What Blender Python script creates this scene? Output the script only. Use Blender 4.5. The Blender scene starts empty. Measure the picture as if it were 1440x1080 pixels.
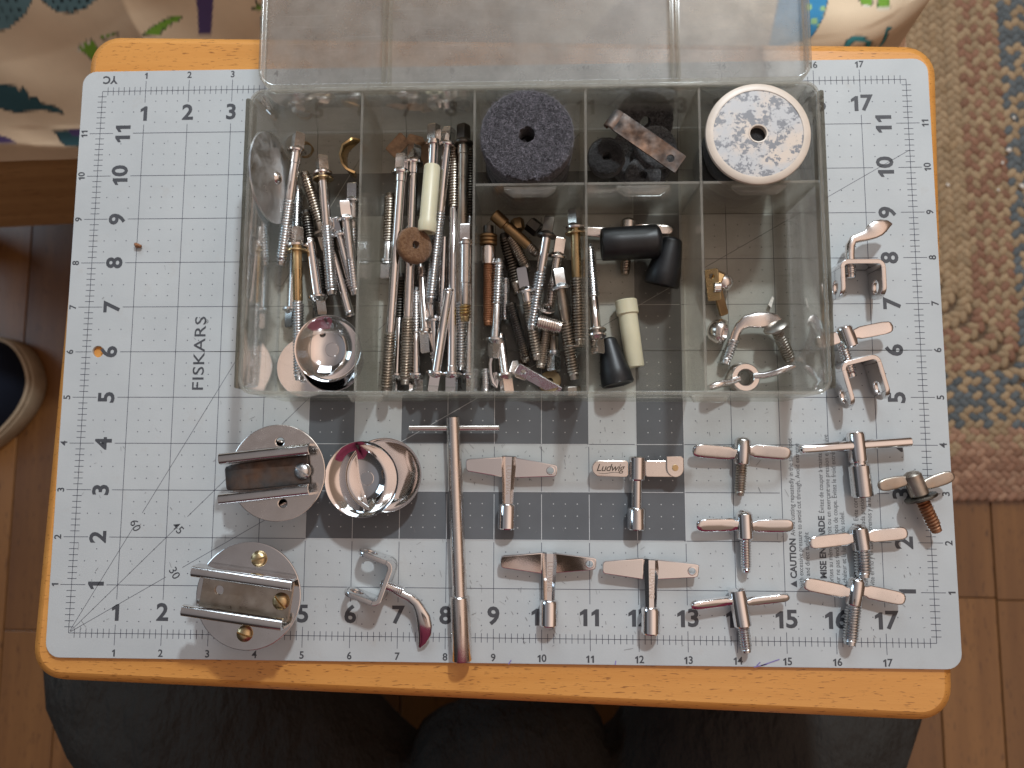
import bpy, bmesh, math, random
from math import sin, cos, pi, radians, sqrt, atan2
from mathutils import Vector, Matrix
from mathutils.bvhtree import BVHTree
random.seed(7)
S = bpy.context.scene
COL = S.collection
MM = 0.001

# ---------------------------------------------------------------- camera
CAM_R = ((0.999384957, 0.00302054977, -0.0349368548),
         (-0.000470475092, -0.995038788, -0.0994866291),
         (-0.0350640299, 0.0994418774, -0.994425375))
CAM_C = (251.5935, 95.7567, 384.9221)            # mm above the mat, origin = lower left grid corner
cam = bpy.data.cameras.new('camera'); cam_o = bpy.data.objects.new('camera', cam); COL.objects.link(cam_o)
r_, d_, f_ = (Vector(a) for a in CAM_R)
cam_o.matrix_world = Matrix.Translation(Vector(CAM_C) * MM) @ Matrix((r_, -d_, -f_)).transposed().to_4x4()
cam.sensor_width = 36; cam.lens = 25.0; cam.clip_start = 0.01; cam.clip_end = 30
cam.dof.use_dof = True; cam.dof.focus_distance = 0.372; cam.dof.aperture_fstop = 7.5
S.camera = cam_o

# ---------------------------------------------------------------- room light
W = bpy.data.worlds.new('World'); S.world = W; W.use_nodes = True
nt = W.node_tree; nt.nodes.clear()
wo = nt.nodes.new('ShaderNodeOutputWorld'); bg = nt.nodes.new('ShaderNodeBackground')
tc = nt.nodes.new('ShaderNodeTexCoord'); sx = nt.nodes.new('ShaderNodeSeparateXYZ')
nt.links.new(tc.outputs['Generated'], sx.inputs[0])
def wmap(src, a, b):
    m = nt.nodes.new('ShaderNodeMapRange'); m.inputs[1].default_value = a; m.inputs[2].default_value = b
    nt.links.new(src, m.inputs[0]); return m.outputs[0]
rz = nt.nodes.new('ShaderNodeValToRGB'); nt.links.new(wmap(sx.outputs['Z'], -1, 1), rz.inputs[0])
e = rz.color_ramp.elements
e[0].position = 0.0; e[0].color = (0.02, 0.015, 0.011, 1)
e[1].position = 1.0; e[1].color = (0.80, 0.665, 0.60, 1)
q = e.new(0.50); q.color = (0.07, 0.052, 0.042, 1)
q = e.new(0.70); q.color = (0.15, 0.115, 0.095, 1)
q = e.new(0.79); q.color = (0.21, 0.16, 0.13, 1)
q = e.new(0.815); q.color = (0.62, 0.50, 0.44, 1)
mx = nt.nodes.new('ShaderNodeMix'); mx.data_type = 'RGBA'; mx.blend_type = 'MULTIPLY'; mx.inputs[0].default_value = 1
rx = nt.nodes.new('ShaderNodeValToRGB'); nt.links.new(wmap(sx.outputs['X'], -1, 1), rx.inputs[0])
rx.color_ramp.elements[0].color = (0.30, 0.40, 0.52, 1); rx.color_ramp.elements[1].color = (0.95, 0.82, 0.72, 1)
for p_, c_ in ((0.30, (0.24, 0.26, 0.285)), (0.48, (0.46, 0.46, 0.47)), (0.62, (0.90, 0.85, 0.80)), (0.78, (1.15, 1.02, 0.92))):
    k_ = rx.color_ramp.elements.new(p_); k_.color = c_ + (1,)
nt.links.new(rz.outputs[0], mx.inputs[6]); nt.links.new(rx.outputs[0], mx.inputs[7])
nt.links.new(mx.outputs[2], bg.inputs[0]); bg.inputs[1].default_value = 1.22
nt.links.new(bg.outputs[0], wo.inputs[0])
def lamp(name, loc, target, w, h, energy, col, shape='RECTANGLE'):
    l = bpy.data.lights.new(name, 'AREA'); l.shape = shape; l.size = w; l.size_y = h; l.energy = energy; l.color = col
    o = bpy.data.objects.new(name, l); COL.objects.link(o); o.location = loc
    o.rotation_euler = (Vector(target) - Vector(loc)).to_track_quat('-Z', 'Y').to_euler(); return o
lamp('ceiling_lamp', (0.54, 1.0, 0.95), (0.27, 0.12, 0), 0.085, 0.085, 11.6, (0.86, 0.95, 1.0), 'DISK')
lamp('far_window_light', (0.05, 2.7, 1.45), (0.2, 0.1, 0), 1.5, 1.1, 30, (0.78, 0.90, 1.0))
lamp('window_light', (-2.2, 0.9, 1.0), (0.2, 0.15, 0), 0.8, 1.1, 11, (0.62, 0.82, 1.0))
S.view_settings.view_transform = 'Standard'; S.view_settings.look = 'None'
S.view_settings.exposure = 0; S.view_settings.gamma = 1
S.render.engine = 'CYCLES'
S.cycles.max_bounces = 14; S.cycles.transparent_max_bounces = 40; S.cycles.transmission_bounces = 12

# ---------------------------------------------------------------- helpers
def at(px, py, z=0.0):
    """photograph pixel (1440 x 1080) at a real height z (mm) -> mm point"""
    a, b = (px - 720) / 1000.0, (py - 540) / 1000.0
    d = r_ * a + d_ * b + f_
    s = (z - CAM_C[2]) / d.z
    return Vector(CAM_C) + d * s

class G:
    def __init__(s): s.v = []; s.f = []; s.c = None
    def add(s, vs, fs, M=None):
        n = len(s.v)
        for p in vs:
            p = Vector(p); s.v.append(M @ p if M else p)
        s.f += [tuple(i + n for i in f) for f in fs]; return s
    def lathe(s, prof, M=None, seg=20, rot=0.0, sx=1.0, sy=1.0):
        vs, fs, rings = [], [], []
        for x, r in prof:
            if r < 1e-6: rings.append([len(vs)]); vs.append((x, 0, 0))
            else:
                rings.append(list(range(len(vs), len(vs) + seg)))
                vs += [(x, r * sx * cos(rot + 2 * pi * i / seg), r * sy * sin(rot + 2 * pi * i / seg)) for i in range(seg)]
        for a, b in zip(rings, rings[1:]):
            for i in range(seg):
                j = (i + 1) % seg
                if len(a) == 1 and len(b) == 1: continue
                if len(a) == 1: fs.append((a[0], b[j], b[i]))
                elif len(b) == 1: fs.append((a[i], a[j], b[0]))
                else: fs.append((a[i], a[j], b[j], b[i]))
        if len(rings[0]) > 1: fs.append(tuple(rings[0][::-1]))
        if len(rings[-1]) > 1: fs.append(tuple(rings[-1]))
        return s.add(vs, fs, M)
    def ring(s, prof, M=None, seg=28):
        """closed profile swept round the X axis (washers, tubes)"""
        vs, fs, n = [], [], len(prof)
        for i in range(seg):
            a = 2 * pi * i / seg
            vs += [(x, r * cos(a), r * sin(a)) for x, r in prof]
        for i in range(seg):
            for k in range(n):
                i2, k2 = (i + 1) % seg, (k + 1) % n
                fs.append((i * n + k, i2 * n + k, i2 * n + k2, i * n + k2))
        return s.add(vs, fs, M)
    def washer(s, x0, x1, ri, ro, M=None, seg=28, b=0.25):
        return s.ring([(x0, ri), (x0, ro - b), (x0 + b, ro), (x1 - b, ro), (x1, ro - b), (x1, ri)], M, seg)
    def helix(s, x0, x1, ro, ri, pitch, M=None, seg=14):
        """a real screw thread along X"""
        n = max(4, int((x1 - x0) / pitch * 3) - 3)
        vs, fs = [], []
        for i in range(seg):
            a = 2 * pi * i / seg
            for j in range(n):
                r = (ri, ro, ro * 0.985)[j % 3]
                if j > n - 4: r = min(r, ri + (ro - ri) * 0.4)
                vs.append((x0 + pitch * (j / 3.0 + i / seg), r * cos(a), r * sin(a)))
        for i in range(seg):
            for j in range(n - 1):
                if i < seg - 1:
                    fs.append((i * n + j, (i + 1) * n + j, (i + 1) * n + j + 1, i * n + j + 1))
                elif j + 4 < n + 0:
                    fs.append((i * n + j, j + 3, j + 4, i * n + j + 1))
        s.add(vs, fs, M)
        s.lathe([(x0 - .1, 0), (x0 - .1, ri), (x1 - .3, ri * 0.98), (x1 + .05, ri * 0.8), (x1 + .05, 0)], M, seg)
        return s
    def sweep(s, pts, ws, hs, up=Vector((0, 0, 1)), seg=12, power=2.0):
        """super-elliptic section swept on a path, width/height per point"""
        pts = [Vector(p) for p in pts]; n = len(pts); vs, fs = [], []
        for k in range(n):
            t = (pts[min(k + 1, n - 1)] - pts[max(k - 1, 0)]).normalized()
            side = t.cross(up)
            side = side.normalized() if side.length > 1e-5 else Vector((1, 0, 0))
            u = side.cross(t).normalized()
            for i in range(seg):
                a = 2 * pi * i / seg
                ca, sa = cos(a), sin(a)
                ca = math.copysign(abs(ca) ** (2 / power), ca); sa = math.copysign(abs(sa) ** (2 / power), sa)
                vs.append(pts[k] + side * (ws[k] * ca) + u * (hs[k] * sa))
        for k in range(n - 1):
            for i in range(seg):
                j = (i + 1) % seg
                fs.append((k * seg + i, k * seg + j, (k + 1) * seg + j, (k + 1) * seg + i))
        fs.append(tuple(range(seg))[::-1]); fs.append(tuple((n - 1) * seg + i for i in range(seg)))
        return s.add(vs, fs)
    def box(s, a, b, M=None):
        x0, y0, z0 = a; x1, y1, z1 = b
        vs = [(x, y, z) for z in (z0, z1) for y in (y0, y1) for x in (x0, x1)]
        return s.add(vs, [(0, 2, 3, 1), (4, 5, 7, 6), (0, 1, 5, 4), (2, 6, 7, 3), (0, 4, 6, 2), (1, 3, 7, 5)], M)
    def mesh(s, me, M=None):
        return s.add([v.co.copy() for v in me.vertices], [tuple(p.vertices) for p in me.polygons], M)
    def plate(s, outline, holes=(), t=1.0, bev=0.0, M=None, z=0.0):
        """flat plate (outline and holes in XY, mm) of thickness t centred on z, bevelled edges"""
        me = plate_mesh(outline, holes, t, bev)
        T = Matrix.Translation((0, 0, z))
        return s.mesh(me, (M @ T) if M else T)

def plate_mesh(outline, holes, t, bev):
    cu = bpy.data.curves.new('tmp', 'CURVE'); cu.dimensions = '2D'; cu.fill_mode = 'BOTH'
    for loop in [outline] + list(holes):
        sp = cu.splines.new('POLY'); sp.points.add(len(loop) - 1); sp.use_cyclic_u = True
        for p, c in zip(sp.points, loop): p.co = (c[0], c[1], 0, 1)
    cu.extrude = max(0.0, t / 2 - bev)
    if bev: cu.bevel_depth = bev; cu.bevel_resolution = 1; cu.offset = -bev
    o = bpy.data.objects.new('tmp', cu)
    me = bpy.data.meshes.new_from_object(o)
    bpy.data.objects.remove(o); bpy.data.curves.remove(cu)
    return me

def circle(cx, cy, r, n=32, ry=None):
    return [(cx + r * cos(2 * pi * i / n), cy + (ry or r) * sin(2 * pi * i / n)) for i in range(n)]
def rrect(x0, y0, x1, y1, r, n=6):
    out = []
    for cx, cy, a0 in ((x1 - r, y1 - r, 0), (x0 + r, y1 - r, 90), (x0 + r, y0 + r, 180), (x1 - r, y0 + r, 270)):
        out += [(cx + r * cos(radians(a0 + 90 * i / n)), cy + r * sin(radians(a0 + 90 * i / n))) for i in range(n + 1)]
    return out
def axis(A, B, roll=0.0):
    """matrix whose local X runs from A to B"""
    A, B = Vector(A), Vector(B)
    x = (B - A).normalized(); up = Vector((0, 0, 1))
    if abs(x.z) > 0.98: up = Vector((0, 1, 0))
    y = up.cross(x).normalized(); z = x.cross(y)
    M = Matrix((x, y, z)).transposed().to_4x4()
    return Matrix.Translation(A) @ M @ Matrix.Rotation(roll, 4, 'X')

def thing(name, label, cat, loc, group=None):
    o = bpy.data.objects.new(name, None); COL.objects.link(o)
    o.empty_display_size = 0.005; o.location = Vector(loc) * MM
    o['label'] = label; o['category'] = cat
    if group: o['group'] = group
    return o
def obj(name, g, mat, parent=None, angle=35, top=None, loc=None, kind=None):
    """one mesh object from a G in world mm"""
    depth_loc = Vector((0, 0, 0))
    if parent is not None:
        p = parent
        while p is not None: depth_loc += p.location; p = p.parent
    me = bpy.data.meshes.new(name)
    off = depth_loc if loc is None else Vector(loc) * MM
    me.from_pydata([v * MM - off for v in g.v], [], g.f)
    me.materials.append(mat) if not isinstance(mat, (list, tuple)) else [me.materials.append(m) for m in mat]
    bm = bmesh.new(); bm.from_mesh(me); bmesh.ops.recalc_face_normals(bm, faces=bm.faces); bm.to_mesh(me); bm.free()
    me.shade_smooth(); me.set_sharp_from_angle(angle=radians(angle))
    o = bpy.data.objects.new(name, me); COL.objects.link(o)
    if parent is not None: o.parent = parent
    elif loc is not None: o.location = off
    if top:
        o['label'] = top[0]; o['category'] = top[1]
        if len(top) > 2: o['group'] = top[2]
    if kind: o['kind'] = kind
    return o

# ---------------------------------------------------------------- materials
def nodes(name):
    m = bpy.data.materials.new(name); m.use_nodes = True
    t = m.node_tree; b = t.nodes['Principled BSDF']
    return m, t, b
def N(t, kind, **kw):
    n = t.nodes.new(kind)
    for k, v in kw.items():
        if k in n.inputs: n.inputs[k].default_value = v
        else: setattr(n, k, v)
    return n
def coords(t, scale=(1, 1, 1), kind='Object', rnd=True):
    c = N(t, 'ShaderNodeTexCoord'); mp = N(t, 'ShaderNodeMapping'); mp.inputs['Scale'].default_value = scale
    t.links.new(c.outputs[kind], mp.inputs['Vector'])
    if rnd:
        oi = N(t, 'ShaderNodeObjectInfo'); mu = N(t, 'ShaderNodeMath', operation='MULTIPLY'); mu.inputs[1].default_value = 37.0
        t.links.new(oi.outputs['Random'], mu.inputs[0]); t.links.new(mu.outputs[0], mp.inputs['Location'])
    return mp.outputs[0]
def noise(t, vec, scale, detail=4, rough=0.6):
    n = N(t, 'ShaderNodeTexNoise'); n.inputs['Scale'].default_value = scale; n.inputs['Detail'].default_value = detail
    n.inputs['Roughness'].default_value = rough; t.links.new(vec, n.inputs['Vector']); return n.outputs['Fac']
def ramp(t, src, stops):
    r = N(t, 'ShaderNodeValToRGB'); el = r.color_ramp.elements
    el[0].position, el[0].color = stops[0][0], stops[0][1] + (1,)
    el[1].position, el[1].color = stops[-1][0], stops[-1][1] + (1,)
    for p, c in stops[1:-1]: x = el.new(p); x.color = c + (1,)
    t.links.new(src, r.inputs[0]); return r.outputs[0]
def mixc(t, fac, a, b, blend='MIX'):
    m = N(t, 'ShaderNodeMix', data_type='RGBA', blend_type=blend)
    for i, x in ((0, fac), (6, a), (7, b)):
        if hasattr(x, 'links') or hasattr(x, 'is_linked'): t.links.new(x, m.inputs[i])
        else: m.inputs[i].default_value = x if i == 0 else tuple(x) + (1,) if len(x) == 3 else x
    return m.outputs[2]
def bump(t, b, src, strength, dist):
    n = N(t, 'ShaderNodeBump'); n.inputs['Strength'].default_value = strength; n.inputs['Distance'].default_value = dist
    t.links.new(src, n.inputs['Height']); t.links.new(n.outputs[0], b.inputs['Normal'])
def g3(v): return (v, v, v)

def metal(name, col, rough=0.14, spots=0.35, spot_col=(0.10, 0.06, 0.035), film=0.25, film_col=(0.42, 0.33, 0.22), bmp=0.15):
    m, t, b = nodes(name)
    v = coords(t)
    n1 = noise(t, v, 160, 5); n2 = noise(t, v, 900, 4, 0.7); n3 = noise(t, v, 60, 3)
    pit = ramp(t, n2, [(0.60 + 0.1 * (1 - spots), g3(0)), (0.70 + 0.1 * (1 - spots), g3(1))])
    fl = ramp(t, n3, [(0.40, g3(0)), (0.75, g3(film))])
    c = mixc(t, fl, col, film_col)
    c = mixc(t, pit, c, spot_col)
    t.links.new(c, b.inputs['Base Color'])
    b.inputs['Metallic'].default_value = 1.0
    rr = ramp(t, n1, [(0.3, g3(rough * 0.7)), (0.7, g3(min(1, rough * 1.7)))])
    rr = mixc(t, pit, rr, g3(0.6)); t.links.new(rr, b.inputs['Roughness'])
    bump(t, b, n2, bmp, 0.00012)
    return m
def simple(name, col, rough=0.5, var=0.12, scale=120, bmp=0.0, bscale=800, **kw):
    m, t, b = nodes(name); v = coords(t)
    n = noise(t, v, scale, 5)
    lo = tuple(max(0, x * (1 - var)) for x in col); hi = tuple(min(1, x * (1 + var)) for x in col)
    t.links.new(ramp(t, n, [(0.3, lo), (0.7, hi)]), b.inputs['Base Color'])
    b.inputs['Roughness'].default_value = rough
    for k, x in kw.items(): b.inputs[k].default_value = x
    if bmp: bump(t, b, noise(t, v, bscale, 4), bmp, 0.0003)
    return m

CHROME = metal('chrome', (0.82, 0.81, 0.815), 0.05, 0.12, film=0.08, film_col=(0.5, 0.45, 0.4), bmp=0.03)
CHROME2 = metal('worn chrome', (0.74, 0.73, 0.73), 0.11, 0.40, film=0.25, film_col=(0.45, 0.40, 0.35), bmp=0.08)
NICKEL = metal('satin nickel', (0.76, 0.71, 0.675), 0.18, 0.25, film=0.2, film_col=(0.5, 0.42, 0.34), bmp=0.08)
STEEL = metal('zinc steel', (0.64, 0.65, 0.66), 0.22, 0.35, film=0.15, bmp=0.15)
ZINC = metal('dull zinc plate', (0.74, 0.76, 0.77), 0.38, 0.15, film=0.1, film_col=(0.5, 0.5, 0.5), bmp=0.05)
AGED = metal('aged steel', (0.46, 0.42, 0.37), 0.30, 0.8, film=0.6, film_col=(0.25, 0.17, 0.10), bmp=0.3)
BRASS = metal('tarnished brass', (0.62, 0.47, 0.26), 0.25, 0.5, film=0.5, film_col=(0.30, 0.20, 0.10), bmp=0.2)
DARKBRASS = metal('dark brown brass', (0.34, 0.23, 0.12), 0.33, 0.6, film=0.6, film_col=(0.14, 0.09, 0.05), bmp=0.3)
DARKFLOOR = metal('tarnished channel', (0.50, 0.45, 0.39), 0.28, 0.4, film=0.7, film_col=(0.26, 0.19, 0.13), bmp=0.1)
IRON = metal('blackened steel', (0.10, 0.095, 0.09), 0.35, 0.5, film=0.3, bmp=0.25)
RUSTY = metal('rusty steel', (0.36, 0.19, 0.11), 0.5, 0.9, (0.10, 0.035, 0.015), 0.8, (0.26, 0.09, 0.03), 0.6)
SPRING = metal('rusted spring steel', (0.115, 0.108, 0.105), 0.55, 0.6, (0.22, 0.075, 0.028), 0.8, (0.20, 0.095, 0.045), 0.3)
GOLD = metal('gold toned brass', (0.78, 0.56, 0.28), 0.16, 0.4, film=0.5, film_col=(0.35, 0.2, 0.09), bmp=0.1)

def plastic(name, tint, gloss_r, haze_lo, haze_hi, haze_col, scale=25, spec=1.5, dots=0.0):
    """thin clear plastic: see-through with a fresnel sheen and a film of grime"""
    m, t, b = nodes(name); t.nodes.remove(b); out = t.nodes['Material Output']
    tr = N(t, 'ShaderNodeBsdfTransparent'); tr.inputs[0].default_value = tint + (1,)
    gl = N(t, 'ShaderNodeBsdfGlossy'); gl.inputs['Roughness'].default_value = gloss_r; gl.inputs[0].default_value = (1, 1, 1, 1)
    fr = N(t, 'ShaderNodeFresnel'); fr.inputs['IOR'].default_value = spec; fm = N(t, 'ShaderNodeMath', operation='MULTIPLY'); fm.inputs[1].default_value = 0.55; t.links.new(fr.outputs[0], fm.inputs[0])
    mx = N(t, 'ShaderNodeMixShader'); t.links.new(fm.outputs[0], mx.inputs[0])
    t.links.new(tr.outputs[0], mx.inputs[1]); t.links.new(gl.outputs[0], mx.inputs[2])
    v = coords(t, rnd=False)
    nn = noise(t, v, scale, 6, 0.65)
    hz = ramp(t, nn, [(0.32, g3(haze_lo)), (0.70, g3(haze_hi))])
    if dots:
        n2 = noise(t, v, 420, 3, 0.6); hz = mixc(t, ramp(t, n2, [(0.68, g3(0)), (0.74, g3(dots))]), hz, g3(0.85))
    # fine scratches
    sc = N(t, 'ShaderNodeTexNoise'); sc.inputs['Scale'].default_value = 40; sc.inputs['Detail'].default_value = 8
    mp = coords(t, (1, 14, 1), rnd=False); t.links.new(mp, sc.inputs['Vector'])
    hz = mixc(t, 1.0, hz, ramp(t, sc.outputs['Fac'], [(0.60, g3(0)), (0.75, g3(0.10))]), 'ADD')
    df = N(t, 'ShaderNodeBsdfDiffuse')
    t.links.new(ramp(t, noise(t, v, scale * 2.3, 5), [(0.3, tuple(x * 0.6 for x in haze_col)), (0.7, haze_col)]), df.inputs[0])
    tl = N(t, 'ShaderNodeBsdfTranslucent'); tl.inputs[0].default_value = haze_col + (1,)
    md = N(t, 'ShaderNodeMixShader'); md.inputs[0].default_value = 0.5
    t.links.new(df.outputs[0], md.inputs[1]); t.links.new(tl.outputs[0], md.inputs[2])
    m2 = N(t, 'ShaderNodeMixShader'); t.links.new(hz, m2.inputs[0])
    t.links.new(mx.outputs[0], m2.inputs[1]); t.links.new(md.outputs[0], m2.inputs[2])
    t.links.new(m2.outputs[0], out.inputs['Surface'])
    return m
CLEAR = plastic('clear plastic', (0.978, 0.972, 0.95), 0.12, 0.03, 0.16, (0.66, 0.64, 0.56), spec=1.36)
EDGE = plastic('edge highlight plastic', (0.96, 0.96, 0.94), 0.12, 0.10, 0.26, (0.74, 0.72, 0.67), 60, spec=1.6)  # pale haze stands in for the bright highlight along cut edges
CLEARF = plastic('clear plastic floor', (0.97, 0.96, 0.93), 0.14, 0.05, 0.16, (0.56, 0.50, 0.41), spec=1.30)
LIPSHADE = plastic('shaded thick plastic lip', (0.62, 0.60, 0.55), 0.12, 0.05, 0.15, (0.40, 0.38, 0.33), spec=1.4)  # tint darkened to paint the shadowy look of lips seen edge-on
CLOUDY = plastic('cloudy plastic', (0.94, 0.93, 0.91), 0.42, 0.24, 0.58, (0.56, 0.54, 0.51), 30, dots=0.5)

def felt(name, a, b_):
    m, t, b = nodes(name); v = coords(t)
    n = noise(t, v, 700, 6, 0.75); n2 = noise(t, v, 90, 3)
    c = mixc(t, ramp(t, n2, [(0.3, g3(0)), (0.7, g3(0.5))]), ramp(t, n, [(0.35, a), (0.68, b_)]), a)
    t.links.new(c, b.inputs['Base Color']); b.inputs['Roughness'].default_value = 1.0
    b.inputs['Sheen Weight'].default_value = 0.25; b.inputs['Specular IOR Level'].default_value = 0.05
    bump(t, b, n, 0.9, 0.0012); return m
FELT = felt('charcoal felt', (0.008, 0.0075, 0.009), (0.115, 0.107, 0.122))
FELTB = felt('black felt', (0.010, 0.010, 0.011), (0.050, 0.050, 0.050))
FELTG = felt('grey felt', (0.020, 0.019, 0.020), (0.20, 0.195, 0.195))
FELTBR = felt('brown felt', (0.12, 0.055, 0.025), (0.30, 0.17, 0.09))
FIBRE = simple('felt fibre', (0.20, 0.185, 0.21), 1.0, 0.6, 400)
FIBREB = simple('dark felt fibre', (0.05, 0.05, 0.052), 1.0)
LEATHER = simple('brown leather', (0.27, 0.17, 0.10), 0.7, 0.35, 300, 0.4)
NYLON = simple('natural nylon', (0.62, 0.575, 0.41), 0.38, 0.06, 60, 0.05, **{'Subsurface Weight': 0.25, 'Subsurface Radius': (0.004, 0.003, 0.002)})
RUBBER = simple('black rubber', (0.007, 0.0075, 0.009), 0.42, 0.5, 200, 0.15, 1500)

def worn_paint():
    m, t, b = nodes('worn white plastic'); v = coords(t)
    n = noise(t, v, 70, 4, 0.6); n2 = noise(t, v, 650, 5, 0.75); n3 = noise(t, v, 170, 5, 0.7)
    base = ramp(t, n, [(0.45, (0.47, 0.46, 0.46)), (0.66, (0.62, 0.51, 0.42))])
    mask = ramp(t, n3, [(0.42, g3(0.0)), (0.60, g3(0.30))])
    sm = N(t, 'ShaderNodeMath', operation='ADD'); t.links.new(n2, sm.inputs[0]); t.links.new(mask, sm.inputs[1])
    k = ramp(t, sm.outputs[0], [(0.655, g3(0)), (0.70, g3(1))])
    t.links.new(mixc(t, k, base, (0.19, 0.19, 0.205)), b.inputs['Base Color']); b.inputs['Roughness'].default_value = 0.45
    return m
WORN = worn_paint()
TANP = simple('tan plastic', (0.62, 0.52, 0.43), 0.4, 0.1, 80)

def wood(name, light, dark, pore, along='X', rough=0.35, gs=1.0, coat=0.3, ps=60):
    m, t, b = nodes(name)
    sc = (5 * gs, 90 * gs, 90 * gs) if along == 'X' else (90 * gs, 5 * gs, 90 * gs)
    v = coords(t, sc); n = noise(t, v, 1.0, 6, 0.6)
    c = ramp(t, n, [(0.28, dark), (0.62, light)])
    big = noise(t, coords(t, (3, 9, 9) if along == 'X' else (9, 3, 9)), 1.0, 3)
    c = mixc(t, ramp(t, big, [(0.35, g3(0)), (0.7, g3(0.45))]), c, dark)
    sp = (ps, ps * 7, ps * 7) if along == 'X' else (ps * 7, ps, ps * 7)
    pn = noise(t, coords(t, sp), 1.0, 2, 0.5)
    c = mixc(t, ramp(t, pn, [(0.62, g3(0)), (0.70, g3(0.75))]), c, pore)
    t.links.new(c, b.inputs['Base Color']); b.inputs['Roughness'].default_value = rough
    b.inputs['Coat Weight'].default_value = coat; b.inputs['Coat Roughness'].default_value = 0.25
    bump(t, b, pn, 0.25, 0.0003); return m
HONEY = wood('honey lacquered wood', (0.68, 0.315, 0.078), (0.58, 0.245, 0.052), (0.20, 0.065, 0.012), ps=190)
OAK = wood('oak floor board', (0.27, 0.122, 0.034), (0.165, 0.066, 0.016), (0.075, 0.027, 0.007), 'Y', 0.4, 0.5)
_t = OAK.node_tree; _b = _t.nodes['Principled BSDF']
_oi = N(_t, 'ShaderNodeObjectInfo'); _src = _b.inputs['Base Color'].links[0].from_socket
_t.links.new(mixc(_t, 1.0, _src, ramp(_t, _oi.outputs['Random'], [(0.0, (0.62, 0.58, 0.55)), (1.0, (1.0, 1.0, 1.0))]), 'MULTIPLY'), _b.inputs['Base Color'])
RAIL = wood('bed rail wood', (0.60, 0.36, 0.155), (0.42, 0.23, 0.09), (0.26, 0.12, 0.05), 'X', 0.5, 0.5)

def mat_surface():
    m, t, b = nodes('grey cutting mat'); v = coords(t, rnd=False)
    n = noise(t, v, 18, 5, 0.6); n2 = noise(t, v, 900, 3, 0.6); n3 = noise(t, v, 70, 5, 0.7)
    c = ramp(t, n, [(0.3, (0.425, 0.446, 0.452)), (0.7, (0.492, 0.512, 0.515))])
    c = mixc(t, ramp(t, n3, [(0.60, g3(0)), (0.80, g3(0.35))]), c, (0.40, 0.36, 0.32))
    c = mixc(t, ramp(t, n2, [(0.68, g3(0)), (0.78, g3(0.25))]), c, (0.30, 0.29, 0.28))
    t.links.new(c, b.inputs['Base Color']); b.inputs['Roughness'].default_value = 0.55
    bump(t, b, n2, 0.25, 0.0002); return m
MAT = mat_surface()
INK = simple('slate ink', (0.085, 0.09, 0.115), 0.6, 0.15, 200)
INKN = simple('charcoal ink', (0.060, 0.062, 0.070), 0.6, 0.15, 200)
INKD = simple('dark grey ink block', (0.105, 0.112, 0.122), 0.55, 0.10, 30)
INKW = simple('white ink', (0.52, 0.53, 0.54), 0.6, 0.1, 200)
CUTMARK = simple('cut mark', (0.16, 0.155, 0.16), 0.8, 0.3)  # dark tone of the slits cut into the mat

def cloth(name, col, rough=0.9, weave=1500, var=0.1):
    m, t, b = nodes(name); v = coords(t, rnd=False)
    w = N(t, 'ShaderNodeTexWave'); w.inputs['Scale'].default_value = weave / 6; w.inputs['Distortion'].default_value = 1.5
    t.links.new(v, w.inputs['Vector'])
    n = noise(t, v, 14, 4)
    t.links.new(ramp(t, n, [(0.3, tuple(x * (1 - var) for x in col)), (0.7, tuple(min(1, x * (1 + var)) for x in col))]), b.inputs['Base Color'])
    b.inputs['Roughness'].default_value = rough; b.inputs['Specular IOR Level'].default_value = 0.15
    bump(t, b, w.outputs['Fac'], 0.15, 0.0002); return m
SHEET = cloth('cream cotton sheet', (0.66, 0.50, 0.37))
SHEETP = cloth('printed cotton sheet', (0.66, 0.50, 0.37))
_t = SHEETP.node_tree; _b = _t.nodes['Principled BSDF']; _a = N(_t, 'ShaderNodeAttribute', attribute_name='print')
_t.links.new(mixc(_t, 1.0, _a.outputs['Color'], ramp(_t, noise(_t, coords(_t, rnd=False), 14, 4), [(0.3, g3(0.88)), (0.7, g3(1.08))]), 'MULTIPLY'), _b.inputs['Base Color'])
TROUSER = cloth('dark grey trousers', (0.036, 0.034, 0.031)); _t = TROUSER.node_tree; bump(_t, _t.nodes['Principled BSDF'], noise(_t, coords(_t, (9, 5, 5), rnd=False), 2.2, 5, .55), 0.9, 0.03)
SHIRT = cloth('maroon shirt', (0.20, 0.030, 0.055))
SKIN = simple('skin', (0.55, 0.33, 0.24), 0.5, 0.05, 30); HAIR = simple('brown hair', (0.06, 0.035, 0.02), 0.6, 0.3, 300)
NAVY = cloth('navy canvas', (0.010, 0.014, 0.026)); SOLE = simple('cream rubber sole', (0.42, 0.34, 0.24), 0.6, 0.12, 60)
CRUMB = simple('brown crumb', (0.25, 0.11, 0.05), 0.8, 0.4, 900); PALE = simple('pale crumb', (0.75, 0.70, 0.62), 0.8, 0.2, 900)
def braid_mat():
    m, t, b = nodes('braided wool'); a = N(t, 'ShaderNodeAttribute', attribute_name='yarn')
    v = coords(t, rnd=False); n = noise(t, v, 600, 4)
    c = mixc(t, 0.55, a.outputs['Color'], ramp(t, n, [(0.3, g3(0.45)), (0.7, g3(1.3))]), 'MULTIPLY')
    t.links.new(c, b.inputs['Base Color']); b.inputs['Roughness'].default_value = 1.0
    b.inputs['Specular IOR Level'].default_value = 0.05; bump(t, b, n, 0.6, 0.001); return m
BRAID = braid_mat()
DARKCLOTH = simple('dark underlay', (0.06, 0.045, 0.035), 1.0)  # dark brown sheet below the floor planks

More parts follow.
